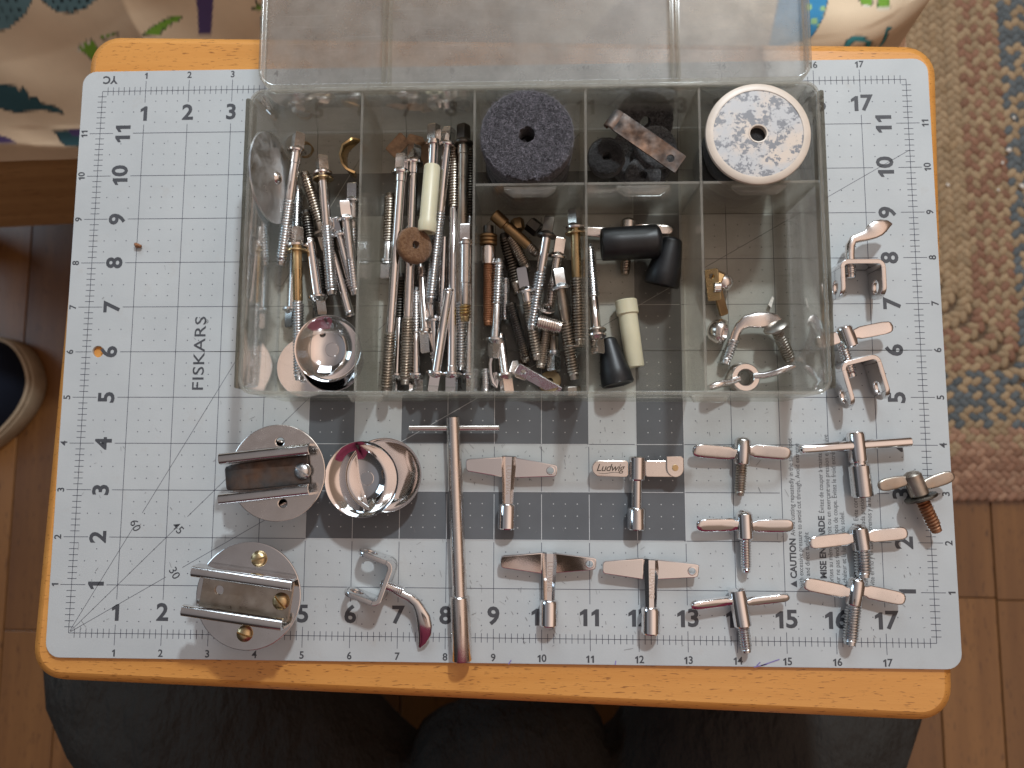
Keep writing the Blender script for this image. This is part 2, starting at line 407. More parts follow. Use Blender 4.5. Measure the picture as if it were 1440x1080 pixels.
# ================================================================ SETTING
FLOOR_Z = -488.0
fl = bpy.data.objects.new('floor', None); COL.objects.link(fl); fl.location = (0, 0, FLOOR_Z * MM); fl['kind'] = 'structure'
pl_meshes = []
for L in (780, 930, 1100):
    g = G(); g.plate(rrect(0, 0, 68.6, L - 1.0, 0.8, 1), (), 12, 0.8); me = bpy.data.meshes.new('plank')
    me.from_pydata([Vector((v.x, v.y, v.z - 6)) * MM for v in g.v], [], g.f); me.materials.append(OAK); pl_meshes.append((L, me))
for i in range(40):
    y = -1500 - random.random() * 700
    while y < 1500:
        L, me = random.choice(pl_meshes)
        o = bpy.data.objects.new('plank', me); COL.objects.link(o); o.parent = fl
        o.location = ((-1100 + i * 70) * MM, y * MM, 0); y += L
g = G(); g.box((-1120, -2300, -20), (1720, 2500, -13)); 
sub = bpy.data.meshes.new('underlay'); sub.from_pydata([v * MM for v in g.v], [], g.f); sub.materials.append(DARKCLOTH)
o = bpy.data.objects.new('underlay', sub); COL.objects.link(o); o.parent = fl

# ---- braided rug
RX, RY = 985.0, 43.0
rug = thing('braided_rug', 'tan braided rug with blue and brick red border rows on wooden floor', 'rug', (600, 400, FLOOR_Z))
g = G(); g.box((150, RY + 6, FLOOR_Z + 0.4), (RX - 6, 1500, FLOOR_Z + 5.5)); obj('backing', g, simple('brown rug thread', (0.12, 0.08, 0.05), 1.0, .3, 300), rug)
TAN, RED, BLUE, ROSE = (0.36, 0.26, 0.16), (0.27, 0.15, 0.10), (0.13, 0.145, 0.15), (0.35, 0.21, 0.14)
def lobe(seg=6):
    vs, fs = [], []
    lat = (-0.85, -0.2, 0.5, 0.92)
    rings = []
    for zz in lat:
        rr = sqrt(1 - zz * zz); rings.append(len(vs)); vs += [(rr * cos(2 * pi * i / seg), rr * sin(2 * pi * i / seg), zz) for i in range(seg)]
    for a, b in zip(rings, rings[1:]):
        for i in range(seg):
            j = (i + 1) % seg; fs.append((a + i, a + j, b + j, b + i))
    fs.append(tuple(rings[-1] + i for i in range(seg)))
    return vs, fs
LV, LF = lobe()
PITCH = 17.0
def row_palette(k):
    k = k * 17.0 / 20.5
    if k <= 2: return [(RED, 0.75), (ROSE, 0.25)]
    if k <= 4: return [(ROSE, 0.5), (TAN, 0.4), (RED, 0.1)]
    if k <= 7: return [(BLUE, 0.56), (TAN, 0.44)]
    if k <= 8.6: return [(RED, 0.35), (TAN, 0.65)]
    if k <= 9.8: return [(RED, 0.5), (TAN, 0.5)]
    if 14.5 < k < 16: return [((0.22, 0.20, 0.115), 0.4), (TAN, 0.6)]
    return [(TAN, 0.88), ((0.33, 0.23, 0.135), 0.12)]
for k in range(25):
    d = 10 + k * PITCH; rad = 30.0 + 0.0 * k
    pal = row_palette(k); g = G(); cols = []
    path = []
    x = 260.0
    xe, ye = RX - d, RY + d
    s = 0.0; step = 11.0; L1 = xe - rad - x; La = rad * pi / 2; L2 = 1200 - ye - rad
    while s < L1 + La + L2:
        if s < L1: p = (x + s, ye); a = 0
        elif s < L1 + La: t_ = (s - L1) / rad; p = (xe - rad + rad * sin(t_), ye + rad - rad * cos(t_)); a = t_
        else: p = (xe, ye + rad + s - L1 - La); a = pi / 2
        path.append((p, a)); s += step
    for j, (p, a) in enumerate(path):
        for side in (-1, 1):
            cx = p[0] - sin(a) * side * 4.0; cy = p[1] + cos(a) * side * 4.0
            if side > 0: cx += cos(a) * 5.5; cy += sin(a) * 5.5
            M = Matrix.Translation((cx, cy, FLOOR_Z + 6.2 + random.uniform(-.5, .5))) @ Matrix.Rotation(a - side * radians(38) + random.uniform(-.12, .12), 4, 'Z') @ Matrix.Diagonal((9.3, 5.6, 3.4, 1))
            g.add(LV, LF, M)
            # strands repeat along the plait
            w = (j * 2 + (side > 0)) % 3
            r = random.random(); acc = 0; c = pal[-1][0]
            if len(pal) == 2 and pal[0][1] < 0.8:
                c = pal[0][0] if (w == 0) or (r < pal[0][1] - 0.25) else pal[1][0]
            else:
                for cc, pr in pal:
                    acc += pr
                    if r < acc: c = cc; break
            q_ = random.uniform(0.85, 1.15); cols += [tuple(min(1, z * q_) for z in c)] * len(LF)
    o = obj('braid', g, BRAID, rug, 60)
    at_ = o.data.attributes.new('yarn', 'FLOAT_COLOR', 'FACE')
    buf = []
    for c in cols: buf += [c[0], c[1], c[2], 1.0]
    at_.data.foreach_set('color', buf)
for px, py, s in ((1419, 211, 4.0), (1410, 229, 2.4), (1437, 262, 4.2), (1333, 260, 2.6), (1404, 267, 2.2), (1426, 166, 2.6)):
    p = at(px, py, FLOOR_Z + 12.5); g = G()
    g.add([(v[0] * s * random.uniform(.7, 1.3), v[1] * s * .7 * random.uniform(.7, 1.3), v[2] * s * .5) for v in LV], LF, Matrix.Translation(p) @ Matrix.Rotation(random.random() * 3, 4, 'Z'))
    obj('crumb', g, PALE, top=('pale crumb lying on the tan braided rug', 'crumb', 'pale crumbs on the rug'), loc=p)

# ---- bed with printed sheet
BA = radians(2.6); BM = Matrix.Translation((-165, 349, 0)) @ Matrix.Rotation(BA, 4, 'Z')   # local x along the front edge
BL, BWID = 718.0, 900.0
bed = thing('bed', 'bed made up with a cream dinosaur print sheet above a wooden side rail', 'bed', (200, 700, FLOOR_Z))
def bed_d(x, y):
    """distance inside the rounded outline (front edge y=0, right end x=BL)"""
    r = 95.0
    dx, dy = BL - x, y
    if dx < r and dy < r: return r - sqrt((r - dx) ** 2 + (r - dy) ** 2)
    return min(dx, dy)
from mathutils import noise as mn
def bed_z(x, y):
    d = bed_d(x, y)
    f = 5.0 * mn.noise((x * .006, y * .013, 1.3)) + 3.0 * mn.noise((x * .015 + y * .011, y * .03, 4.1)) + 3.5 * max(0, mn.noise((x * .004 - y * .02, y * .006 + x * .002, 9.0)))
    f += 7.0 * max(0, 1 - 3.2 * abs(mn.noise((x * .0035 + y * .004, y * .011 - x * .002, 3.3)))) ** 2
    R = 24.0; w = max(0.0, min(1.0, (585 - x) / 150.0)); w = w * w * (3 - 2 * w)
    if w > 0 and d >= -8:
        zs = -174 + f * 1.6 + (1.45 * d if d < 95 else 137.75 + 30 * (1 - math.exp(-(d - 95) / 60)))
        zf = -90 + f - (R - sqrt(max(0, R * R - (R - max(0, min(R, d))) ** 2))) + min(0, d) * 9.0
        return w * zs + (1 - w) * zf
    if d >= R: return -90 + f
    if d >= 0: return -90 + f - (R - sqrt(max(0, R * R - (R - d) ** 2))) * 1.0
    return -90 + f - R + d * 9.0
XS = [-420 + i * 7.0 for i in range(32)] + [-196 + i * 1.45 for i in range(int((BL + 8 + 196) / 1.45))]
YS = [-7 + i * 1.25 for i in range(150)] + [181 + i * 10 for i in range(65)]
idx, vs, fs = {}, [], []
for j, y in enumerate(YS):
    for i, x in enumerate(XS):
        if bed_d(x, y) > -7.5:
            idx[i, j] = len(vs); vs.append(BM @ Vector((x, y, bed_z(x, y) + (2.0 * mn.noise((x * .03, y * .03, 2)) if bed_d(x, y) < 10 else 0))))
for j in range(len(YS) - 1):
    for i in range(len(XS) - 1):
        qd = [(i, j), (i + 1, j), (i + 1, j + 1), (i, j + 1)]
        if all(k in idx for k in qd): fs.append(tuple(idx[k] for k in qd))
g = G(); g.v = vs; g.f = fs
def inpoly(p, poly):
    x, y = p; c = False; n = len(poly); j = n - 1
    for i in range(n):
        xi, yi = poly[i]; xj, yj = poly[j]
        if (yi > y) != (yj > y) and x < (xj - xi) * (y - yi) / (yj - yi) + xi: c = not c
        j = i
    return c
def px_of(v):
    q = v - Vector(CAM_C); z = q.dot(f_)
    return (720 + 1000 * q.dot(r_) / z, 540 + 1000 * q.dot(d_) / z)
# printed animals, laid out on the cloth: (material index, outline)
PRINT = [
 (2, [(-60, -40), (52, -40), (45, 2), (36, 20), (12, 41), (0, 44), (-60, 30)]),
 (2, [(50, -40), (57, 0), (68, 9), (82, 18), (101, 19), (121, 12), (137, -2), (150, -40)]),
 (1, [(-40, 112), (0, 118), (22, 120), (27, 128), (32, 121), (41, 132), (40, 137), (52, 136), (57, 144), (78, 149), (89, 156), (90, 161), (60, 155), (40, 157), (22, 159), (0, 153), (-40, 150)]),
 (1, [(72, 184), (120, 181), (120, 207), (92, 206), (84, 199), (80, 189)]), (4, [(95, 183), (120, 181), (120, 194), (101, 190)]),
 (4, [(-20, 186), (0, 190), (12, 194), (24, 201), (0, 202), (-20, 200)]),
 (3, [(108, 69), (112, 63), (121, 57), (130, 55), (135, 62), (138, 68), (136, 80), (134, 92), (128, 84), (118, 74), (111, 74)]),
 (7, [(107, 69), (112, 66), (114, 72), (110, 74)]), (7, [(113, 62), (117, 60), (120, 66), (116, 67)]), (7, [(121, 58), (126, 56), (127, 61), (123, 62)]),
 (3, [(139, 51), (150, 48), (168, 46), (168, 50), (156, 52), (145, 57)]), (7, [(146, 50), (149, 49), (150, 53), (147, 54)]), (7, [(154, 49), (157, 48), (158, 52), (155, 53)]),
 (3, [(198, 50), (214, 37), (236, 25), (252, 21), (257, 24), (250, 31), (243, 32), (240, 37), (236, 36), (233, 42), (230, 41), (225, 50)]),
 (4, [(272, -30), (299, -30), (300, 2), (297, 49), (279, 49), (278, 18)]),
 (3, [(352, 11), (362, 11), (358, -2), (366, 8), (371, 4), (371, 14), (362, 16)]), (5, [(366, 22), (372, 18), (372, 46), (367, 44)]),
 (5, [(1100, -30), (1168, -30), (1164, 5), (1158, 26), (1148, 44), (1140, 54), (1080, 70)]),
 (3, [(1205, -20), (1225, -20), (1228, 6), (1222, 11), (1213, 8), (1208, 1)]), (7, [(1214, 6), (1222, 7), (1224, 11), (1215, 10)]),
 (3, [(1235, -20), (1250, -20), (1252, 13), (1236, 15), (1233, 11)]), (7, [(1234, 10), (1252, 9), (1251, 14), (1235, 15)]),
 (9, [(1186, 66), (1190, 56), (1200, 50), (1213, 50), (1224, 57), (1231, 68), (1221, 68), (1214, 60), (1204, 58), (1197, 62), (1195, 68)]),
 (9, [(1234, 66), (1240, 58), (1244, 48), (1245, 40), (1250, 37), (1254, 40), (1253, 44), (1249, 43), (1249, 52), (1243, 62), (1238, 68)]),
]
SPOTS = []
for cx, cy, r, m in ((1137, 10, 5, 8), (1145, 30, 5, 8), (1157, 12, 4, 8), (1160, 22, 3, 8), (1152, 36, 3, 8)): SPOTS.append((cx, cy, r, m))
for i in range(7):
    for j in range(5):
        SPOTS.append((-50 + i * 12 + 5 * (j % 2), -26 + j * 13, 2.4, 6)); SPOTS.append((58 + i * 12 + 5 * (j % 2), -32 + j * 11, 2.4, 6))
def grow(poly, d):
    cx = sum(p[0] for p in poly) / len(poly); cy = sum(p[1] for p in poly) / len(poly)
    out = []
    for x, y in poly:
        l = sqrt((x - cx) ** 2 + (y - cy) ** 2) + 1e-6; out.append((x + (x - cx) / l * d, y + (y - cy) / l * d))
    return out
def near_edge(p, poly, d):
    for (x1, y1), (x2, y2) in zip(poly, poly[1:] + poly[:1]):
        L2 = (x2 - x1) ** 2 + (y2 - y1) ** 2 + 1e-9
        t_ = max(0, min(1, ((p[0] - x1) * (x2 - x1) + (p[1] - y1) * (y2 - y1)) / L2))
        if (x1 + t_ * (x2 - x1) - p[0]) ** 2 + (y1 + t_ * (y2 - y1) - p[1]) ** 2 < d * d: return True
    return False
PCOL = [(0.66, 0.52, 0.365), (0.035, 0.085, 0.10), (0.12, 0.22, 0.25), (0.17, 0.33, 0.045), (0.085, 0.06, 0.15), (0.05, 0.23, 0.42), (0.02, 0.03, 0.035), (0.60, 0.55, 0.44), (0.28, 0.46, 0.22), (0.06, 0.27, 0.30)]
BBX = [(min(q_[0] for q_ in poly), max(q_[0] for q_ in poly), min(q_[1] for q_ in poly), max(q_[1] for q_ in poly)) for _, poly in PRINT]
def print_at(p):
    k = 0
    if -60 < p[1] < 215:
        for (m_, poly), bb in zip(PRINT, BBX):
            if bb[0] <= p[0] <= bb[1] and bb[2] <= p[1] <= bb[3] and inpoly(p, poly):
                k = m_
                if m_ not in (7, 4) and near_edge(p, poly, 1.1): k = 6
                if k in (2, 5):
                    for cx, cy, r, sm in SPOTS:
                        if (cx - p[0]) ** 2 + (cy - p[1]) ** 2 < r * r: k = sm
    elif p[1] <= -60 and mn.noise((p[0] * .012, p[1] * .012, 5.0)) > 0.33:      # the print goes on across the bed
        k = (2, 3, 5, 1)[int(abs(p[0] // 160)) % 4]
    return PCOL[k]
buf = []
for v in vs:
    p = px_of(v)
    if p[1] < -60 or not any(bb[0] - 2 < p[0] < bb[1] + 2 and bb[2] - 2 < p[1] < bb[3] + 2 for bb in BBX): c = print_at(p) if p[1] < -60 else PCOL[0]
    else:
        cs = [print_at((p[0] + dx, p[1] + dy)) for dx, dy in ((0, 0), (.9, .4), (-.9, -.4), (.4, -.9), (-.4, .9))]
        c = [sum(q_[i] for q_ in cs) / 5 for i in range(3)]
    buf += list(c) + [1.0]
sh = obj('sheet', g, SHEETP, bed, 80); sh['label'] = 'cream sheet printed with green, teal and blue dinosaurs'
pa = sh.data.attributes.new('print', 'FLOAT_COLOR', 'POINT'); pa.data.foreach_set('color', buf)
g = G(); g.box((-410, 24, -255), (BL - 6, BWID - 10, -160), BM); obj('mattress', g, SHEET, bed)
g = G(); g.plate(rrect(-420, -172, BL + 2, 0, 3), (), 22, 2.5, BM @ Matrix.Translation((0, 9, -176)) @ Matrix.Rotation(radians(90), 4, 'X')); obj('side_rail', g, RAIL, bed)
g = G(); g.plate(rrect(0, -172, BWID, 0, 3), (), 22, 2.5, BM @ Matrix.Translation((BL - 12, 20, -178)) @ Matrix.Rotation(radians(90), 4, 'Z') @ Matrix.Rotation(radians(90), 4, 'X')); obj('end_rail', g, RAIL, bed)
for x in (-380, BL - 60):
    for y in (24, BWID - 60):
        g = G(); g.plate(rrect(x, y, x + 45, y + 45, 4, 3), (), 140, 2, BM, FLOOR_Z + 70.2); obj('leg', g, RAIL, bed)

# ---- shoe on the floor
shoe = thing('shoe', 'navy canvas shoe with thick cream rubber sole on the wooden floor', 'shoe', tuple(at(0, 545, FLOOR_Z)))
top_o = [(70, 540), (64, 512), (52, 490), (36, 477), (10, 471), (-40, 462), (-110, 452), (-200, 450), (-262, 470), (-285, 520), (-272, 580), (-210, 622), (-120, 652), (-50, 652), (0, 632), (34, 604), (58, 574)]
top_o = [(x - 21, y) for x, y in top_o]
def smooth_loop(pts, n=3):
    for _ in range(n):
        out = []
        for a, b in zip(pts, pts[1:] + pts[:1]):
            out += [(a[0] * .75 + b[0] * .25, a[1] * .75 + b[1] * .25), (a[0] * .25 + b[0] * .75, a[1] * .25 + b[1] * .75)]
        pts = out
    return pts
sole = smooth_loop([tuple(at(x, y, FLOOR_Z + 26))[:2] for x, y in top_o], 2)
g = G(); g.plate(sole, (), 26, 3, None, FLOOR_Z + 13.3); so = obj('sole', g, SOLE, shoe)
cxs = sum(p[0] for p in sole) / len(sole); cys = sum(p[1] for p in sole) / len(sole)
def inset(poly, d):
    out = []; n = len(poly)
    for i in range(n):
        a, b = Vector(poly[i - 1]), Vector(poly[(i + 1) % n]); t_ = (b - a).normalized(); nn = Vector((-t_.y, t_.x))
        p = Vector(poly[i]); q1 = p + nn * d
        if (q1 - Vector((cxs, cys))).length > (p - Vector((cxs, cys))).length: q1 = p - nn * d
        out.append(tuple(q1))
    return out
g = G(); g.ring  # foxing strip
wl = inset(sole, 9); g = G(); rings = []
for dd, zz in ((4, 26), (5, 31), (9, 46), (19, 58), (34, 66), (46, 70)):
    lp = inset(sole, dd); rings.append(len(g.v)); g.v += [Vector((x, y, FLOOR_Z + zz)) for x, y in lp]
n = len(sole)
for a, b in zip(rings, rings[1:]): g.f += [(a + i, a + (i + 1) % n, b + (i + 1) % n, b + i) for i in range(n)]
g.f.append(tuple(rings[-1] + i for i in range(n))); obj('upper', g, NAVY, shoe, 60)
g = G(); lo, hi = inset(sole, 2.0), inset(sole, 5.0)
a0 = len(g.v); g.v += [Vector((x, y, FLOOR_Z + 26.1)) for x, y in lo] + [Vector((x, y, FLOOR_Z + 31)) for x, y in lo] + [Vector((x, y, FLOOR_Z + 32.5)) for x, y in hi]
for k in (0, 1): g.f += [(k * n + i, k * n + (i + 1) % n, (k + 1) * n + (i + 1) % n, (k + 1) * n + i) for i in range(n)]
obj('foxing_band', g, SOLE, shoe, 60)

# ---- table
TA = radians(-1.75); TC = Vector((227.3, 150.5, 0)); TM = Matrix.Translation(TC) @ Matrix.Rotation(TA, 4, 'Z')
table = thing('side_table', 'small honey coloured wooden table with rounded corners under the grey mat', 'table', (TC.x, TC.y, FLOOR_Z))
g = G(); g.plate(rrect(-244.5, -184, 244.5, 184, 18, 8), (), 20, 5.5, TM, -12.02); obj('table_top', g, HONEY, table, 50)
for x in (-205, 205):
    for y in (-145, 145):
        g = G(); g.plate(rrect(x - 16, y - 16, x + 16, y + 16, 4, 3), (), 465.5, 1.5, TM, (-22.3 + FLOOR_Z) / 2); obj('leg', g, HONEY, table)
for y in (-145, 145):
    g = G(); g.box((-188, y - 8, -75), (188, y + 8, -22.2), TM); obj('apron', g, HONEY, table)
for x in (-205, 205):
    g = G(); g.box((x - 8, -128, -75), (x + 8, 128, -22.2), TM); obj('apron', g, HONEY, table)

# ---- cutting mat and its print
I = 25.4
mat = thing('cutting_mat', 'grey self healing cutting mat printed with an inch grid on the table', 'cutting mat', (229, 152, -2))
hole = at(137.5, 494.5, 0)
g = G(); g.plate(rrect(-12.2, -13.0, 469.6, 317.0, 8, 6), [circle(hole.x, hole.y, 3.2, 24)], 1.9, 0.25, None, -0.95); obj('mat_sheet', g, MAT, mat)
def quad(g, x0, y0, x1, y1, z): g.add([(x0, y0, z), (x1, y0, z), (x1, y1, z), (x0, y1, z)], [(0, 1, 2, 3)])
def line(g, x0, y0, x1, y1, w, z):
    a, b = Vector((x0, y0)), Vector((x1, y1)); t_ = (b - a).normalized() * w / 2; nx, ny = -t_.y, t_.x
    g.add([(x0 + nx, y0 + ny, z), (x1 + nx, y1 + ny, z), (x1 - nx, y1 - ny, z), (x0 - nx, y0 - ny, z)], [(0, 1, 2, 3)])
LW = 0.33
DK = [(5, 2, 13, 3), (5, 3, 6, 10), (12, 3, 13, 10), (6, 9, 12, 10), (7, 4, 11, 8)]
def dark(x, y): return any(a <= x <= c and b <= y <= d for a, b, c, d in DK)
gl, gw, gb = G(), G(), G()
Z1, Z2, Z3 = 0.06, 0.12, 0.18
for a, b, c, d in DK: quad(gb, a * I, b * I, c * I, d * I, Z2)
# border, grid lines (broken at the numbers and the caution panel), ticks
for x in (0, 18): line(gl, x * I, 0, x * I, 12 * I, LW, Z1)
for y in (0, 12): line(gl, 0, y * I, 18 * I, y * I, LW, Z1)
def seg_line(x0, y0, x1, y1, w=LW):
    """dark on the pale mat, white across the dark blocks"""
    n = max(1, int(round((abs(x1 - x0) + abs(y1 - y0)) * 8))); st = None; run0 = 0
    for k in range(n + 1):
        if k < n:
            t_ = (k + .5) / n; xm, ym = x0 + (x1 - x0) * t_, y0 + (y1 - y0) * t_
            s_ = 'w' if dark(xm, ym) else ('0' if (15 < xm < 17 and 1 < ym < 4) else 'd')
        else: s_ = None
        if s_ != st:
            if st in ('w', 'd'):
                a, b = run0 / n, k / n
                line(gw if st == 'w' else gl, (x0 + (x1 - x0) * a) * I, (y0 + (y1 - y0) * a) * I, (x0 + (x1 - x0) * b) * I, (y0 + (y1 - y0) * b) * I, w, Z3 if st == 'w' else Z1)
            st, run0 = s_, k
for x in range(1, 18):
    for a, b in ((-0.24, 0.18), (0.70, 11.20), (11.72, 12.24)): seg_line(x, a, x, b)
for y in range(1, 12):
    for a, b in ((-0.24, 0.30), (0.76, 17.20), (17.74, 18.24)):
        if y == 6 and a > .5: seg_line(a, y, 2.25, y); seg_line(2.78, y, b, y)
        elif y == 6 and a < 0: seg_line(a, y, 0.12, y)
        else: seg_line(a, y, b, y)
for k in range(1, 18 * 8):
    if k % 8:
        for y in (0, 12): line(gl, k / 8 * I, (y - .095) * I, k / 8 * I, (y + .095) * I, LW, Z1)
for k in range(1, 12 * 8):
    if k % 8:
        for x in (0, 18): line(gl, (x - .1) * I, k / 8 * I, (x + .1) * I, k / 8 * I, LW, Z1)
for ang, L0, L1, L2, L3 in ((30, .05, 2.35, 2.75, 20.78), (45, .05, 3.05, 3.45, 16.97), (60, .05, 2.55, 2.9, 13.85)):
    c_, s_ = cos(radians(ang)), sin(radians(ang))
    seg_line(L0 * c_, L0 * s_, L1 * c_, L1 * s_, .26); seg_line(L2 * c_, L2 * s_, L3 * c_, L3 * s_, .26)
for i in range(1, 18 * 4):
    for j in range(1, 12 * 4):
        if i % 4 == 0 or j % 4 == 0: continue
        x, y = i / 4, j / 4
        if 15 < x < 17 and 1 < y < 4: continue
        if (x < 0.8 or x > 17.2) and abs(y - round(y)) < .3 and random.random() < .7: continue
        gg, z = (gw, Z3) if dark(x, y) else (gl, Z1)
        gg.add([(x * I + .33 * cos(a * pi / 3), y * I + .33 * sin(a * pi / 3), z) for a in range(6)], [tuple(range(6))])
obj('dark_blocks', gb, INKD, mat); obj('grid_print', gl, INK, mat); obj('white_grid_print', gw, INKW, mat)

def text_mesh(body, size, offset=0.0, shear=0.0, extrude=0.0, align='CENTER', space=1.0):
    cu = bpy.data.curves.new('tmp', 'FONT'); cu.body = body; cu.size = size; cu.offset = offset; cu.shear = shear
    cu.align_x = align; cu.align_y = 'CENTER' if align == 'CENTER' else 'BOTTOM_BASELINE'; cu.extrude = extrude; cu.resolution_u = 3; cu.space_character = space
    o = bpy.data.objects.new('tmp', cu); me = bpy.data.meshes.new_from_object(o)
    bpy.data.objects.remove(o); bpy.data.curves.remove(cu); return me
def put(g, body, x, y, size, rot=0, off=0.0, z=Z1, shear=0, align='CENTER', space=1.0, sx=1.0):
    g.mesh(text_mesh(body, size, off, shear, 0, align, space), Matrix.Translation((x, y, z)) @ Matrix.Rotation(radians(rot), 4, 'Z') @ Matrix.Diagonal((sx, 1, 1, 1)))
ONE = [(0.20, 0), (0.43, 0), (0.43, 1), (0.27, 1), (0.0, 0.80), (0.0, 0.60), (0.20, 0.70)]
def number(body, x, y, h, rot, bold, sx=1.0):
    ref = text_mesh('5', 1.0); k = h / (max(v.co.y for v in ref.vertices) - min(v.co.y for v in ref.vertices))
    adv = 0.66 * h * sx; g = G(); n = len(body)
    T = Matrix.Translation((x, y, Z1)) @ Matrix.Rotation(radians(rot), 4, 'Z')
    for i, ch in enumerate(body):
        cx = (i - (n - 1) / 2) * adv
        if ch == '1': g.add([(cx + (p[0] - .25) * h * sx, (p[1] - .5) * h, 0) for p in ONE], [(0, 1, 2, 3, 6), (3, 4, 5, 6)], T)
        else: g.mesh(text_mesh(ch, k, bold * h), T @ Matrix.Translation((cx, 0, 0)) @ Matrix.Diagonal((sx, 1, 1, 1)))
    return obj('printed_number', g, INKN, mat)
def print_part(name, *a, **k):
    g = G(); put(g, *a, **k); return obj(name, g, INKN, mat)
BIG, SML = 1.0, 1.0
def cap_h(size): 
    me = text_mesh('5', size); ys = [v.co.y for v in me.vertices]; return max(ys) - min(ys)
SB = 8.5 / cap_h(1.0); SS = 3.7 / cap_h(1.0); SH = 3.5 / cap_h(1.0); SC = 2.7 / cap_h(1.0)
for k in range(1, 18):
    for y in (0.43, 11.46): number(str(k), k * I, y * I, 8.7, 0, 0.042, 1.06)
    for y in (-0.40, 12.36): number(str(k), k * I, y * I, 3.7, 0, 0.03)
for k in range(1, 12):
    for x in (0.53, 17.47): number(str(k), x * I, k * I, 8.7, 90, 0.042, 1.06)
    for x in (-0.36, 18.36): number(str(k), x * I, k * I, 3.7, 90, 0.03)
p = at(281, 497); print_part('brand_word', 'FISKARS', p.x, p.y, 9.0, 90, 0.06, space=1.05, sx=1.26)
p = at(291, 452); print_part('trademark_sign', '®', p.x, p.y, 3.0, 90)
p = at(155, 112); print_part('printed_letters', 'YC', p.x, p.y, 6.4, 180, 0.2)
for s_, (px, py), r in (('60', (190, 739), -62), ('45', (250, 743), -45), ('30', (245, 806), -58)):
    p = at(px, py); print_part('angle_number', s_, p.x, p.y, 6.4, r, 0.03)
def width(t, size, sx):
    return max(v.co.x for v in text_mesh(t, size, 0, 0, 0, 'LEFT').vertices) * sx
def caution(px, y, head, lines):
    x = at(px, 800).x; sz = SH * .9
    g = G(); g.add([(x, y, Z1), (x, y + 3.6, Z1), (x - 3.4, y + 1.8, Z1)], [(0, 1, 2)]); obj('warning_triangle', g, INKN, mat)
    print_part('caution_heading', head, x, y + 4.6, sz, 90, 0.035 * sz, align='LEFT', sx=1.0)
    for i, l in enumerate(lines):
        yy = y + 4.6 + width(head, sz, 1.0) + 1.6 if i == 0 else y - .2
        print_part('caution_line', l, x + 3.45 * i, yy, SC * .9, 90, 0.0, align='LEFT', sx=0.86)
y0 = 1.08 * I
caution(1120, y0, 'CAUTION', ['Avoid cutting repeatedly in the same spot', 'with excessive pressure to avoid cut through. Avoid extreme', 'heat and direct sunlight'])
caution(1162, y0, 'MISE EN GARDE', ['Évitez de couper à maintes', 'reprises au même endroit ou en exerçant une pression excessive', 'pour ne pas fendre le tapis de coupe. Évitez le froid extrême,', 'la chaleur et la lumière du soleil.'])
caution(1210, y0, 'PRECAUCIÓN', ['Evite cortar', 'mismo punto y con demasiada presión.', 'Evite el frío y el calor extremos y la luz solar'])
g = G()
for i in range(330):
    x, y = random.uniform(2, 455), (random.uniform(-6, 120) if random.random() < .75 else random.uniform(0, 300))
    if random.random() < .55: x = 180 + abs(random.gauss(0, 110))
    if x > 460: continue
    a = random.choice((1.75, 1.9, 2.1, 0.6)) + random.gauss(0, .25); L = abs(random.gauss(0, 1.6)) + .5
    line(g, x, y, x + L * cos(a), y + L * sin(a), random.uniform(.08, .2), 0.22)
obj('cut_marks', g, CUTMARK, mat, kind='stuff')
g = G()
for a_, b_ in (((1060, 938), (1078, 934)), ((1064, 936), (1069, 931)), ((1070, 936), (1096, 927)), ((715, 934), (719, 928)), ((865, 935), (866, 929))):
    a_, b_ = at(*a_), at(*b_); line(g, a_.x, a_.y, b_.x, b_.y, .5, 0.2)
obj('pen_marks', g, simple('purple pen', (0.22, 0.17, 0.42), .7), mat, kind='stuff')
p = at(193, 345, 1.6); g = G()
for dx, dy, s in ((0, 0, 1.6), (1.6, -.5, 1.2), (-.9, .6, 1.1)):
    g.add([(v[0] * s * random.uniform(.8, 1.2), v[1] * s * random.uniform(.7, 1.1), v[2] * s) for v in LV], LF, Matrix.Translation(p + Vector((dx, dy, 0))))
obj('crumb', g, CRUMB, top=('tiny brown crumb on the grey mat near printed eight', 'crumb'), loc=(p.x, p.y, 0.3))

# ================================================================ STORAGE BOX
X0, X1, Y0, Y1, H = 107.4, 389.7, 124.6, 278.6, 47.5
box_ = thing('storage_box', 'clear plastic compartment box with its cloudy lid folded open behind it', 'box', (248, 200, 0.2))
g = G(); g.plate(rrect(X0, Y0, X1, Y1, 7, 6), [rrect(X0 + 1.7, Y0 + 1.7, X1 - 1.7, Y1 - 1.7, 5.5, 6)], H - 0.5, 0.35, None, 0.3 + (H - 0.5) / 2); wl0 = obj('wall', g, CLEAR, box_)
g = G(); g.plate(rrect(X0 - .15, Y0 - .15, X1 + .15, Y1 + .15, 7, 6), [rrect(X0 + 1.3, Y0 + 1.3, X1 - 1.3, Y1 - 1.3, 5.8, 6)], .6, .15, None, H + .15); obj('rim_edge', g, EDGE, wl0)  # pale strip added as the highlight line on the rim
g = G(); g.plate(rrect(X0 + 1.72, Y0 + 1.72, X1 - 1.72, Y1 - 1.72, 5.5, 6), (), 1.5, 0.2, None, 1.1); obj('base', g, CLEARF, box_)
for xa, xb in ((X0 - 2.6, X0 - 0.05), (X1 + 0.05, X1 + 2.6)):
    g = G(); g.plate(rrect(xa, Y0 + 3, xb, Y1 - 4, .8, 2), (), 9, 0.3, None, H - 5.0); obj('side_lip', g, LIPSHADE, box_)
DV = (164.0, 220.6, 275.7, 331.7)
for x in DV:
    g = G(); g.box((x - .7, Y0 + 1.74, 1.9), (x + .7, Y1 - 1.74, H - 1.5)); dv = obj('divider', g, CLEAR, box_)
    g = G(); g.box((x - .55, Y0 + 1.76, H - 1.48), (x + .55, Y1 - 1.76, H - .9)); obj('top_edge', g, EDGE, dv)  # pale strip added to draw the bright line along the divider top
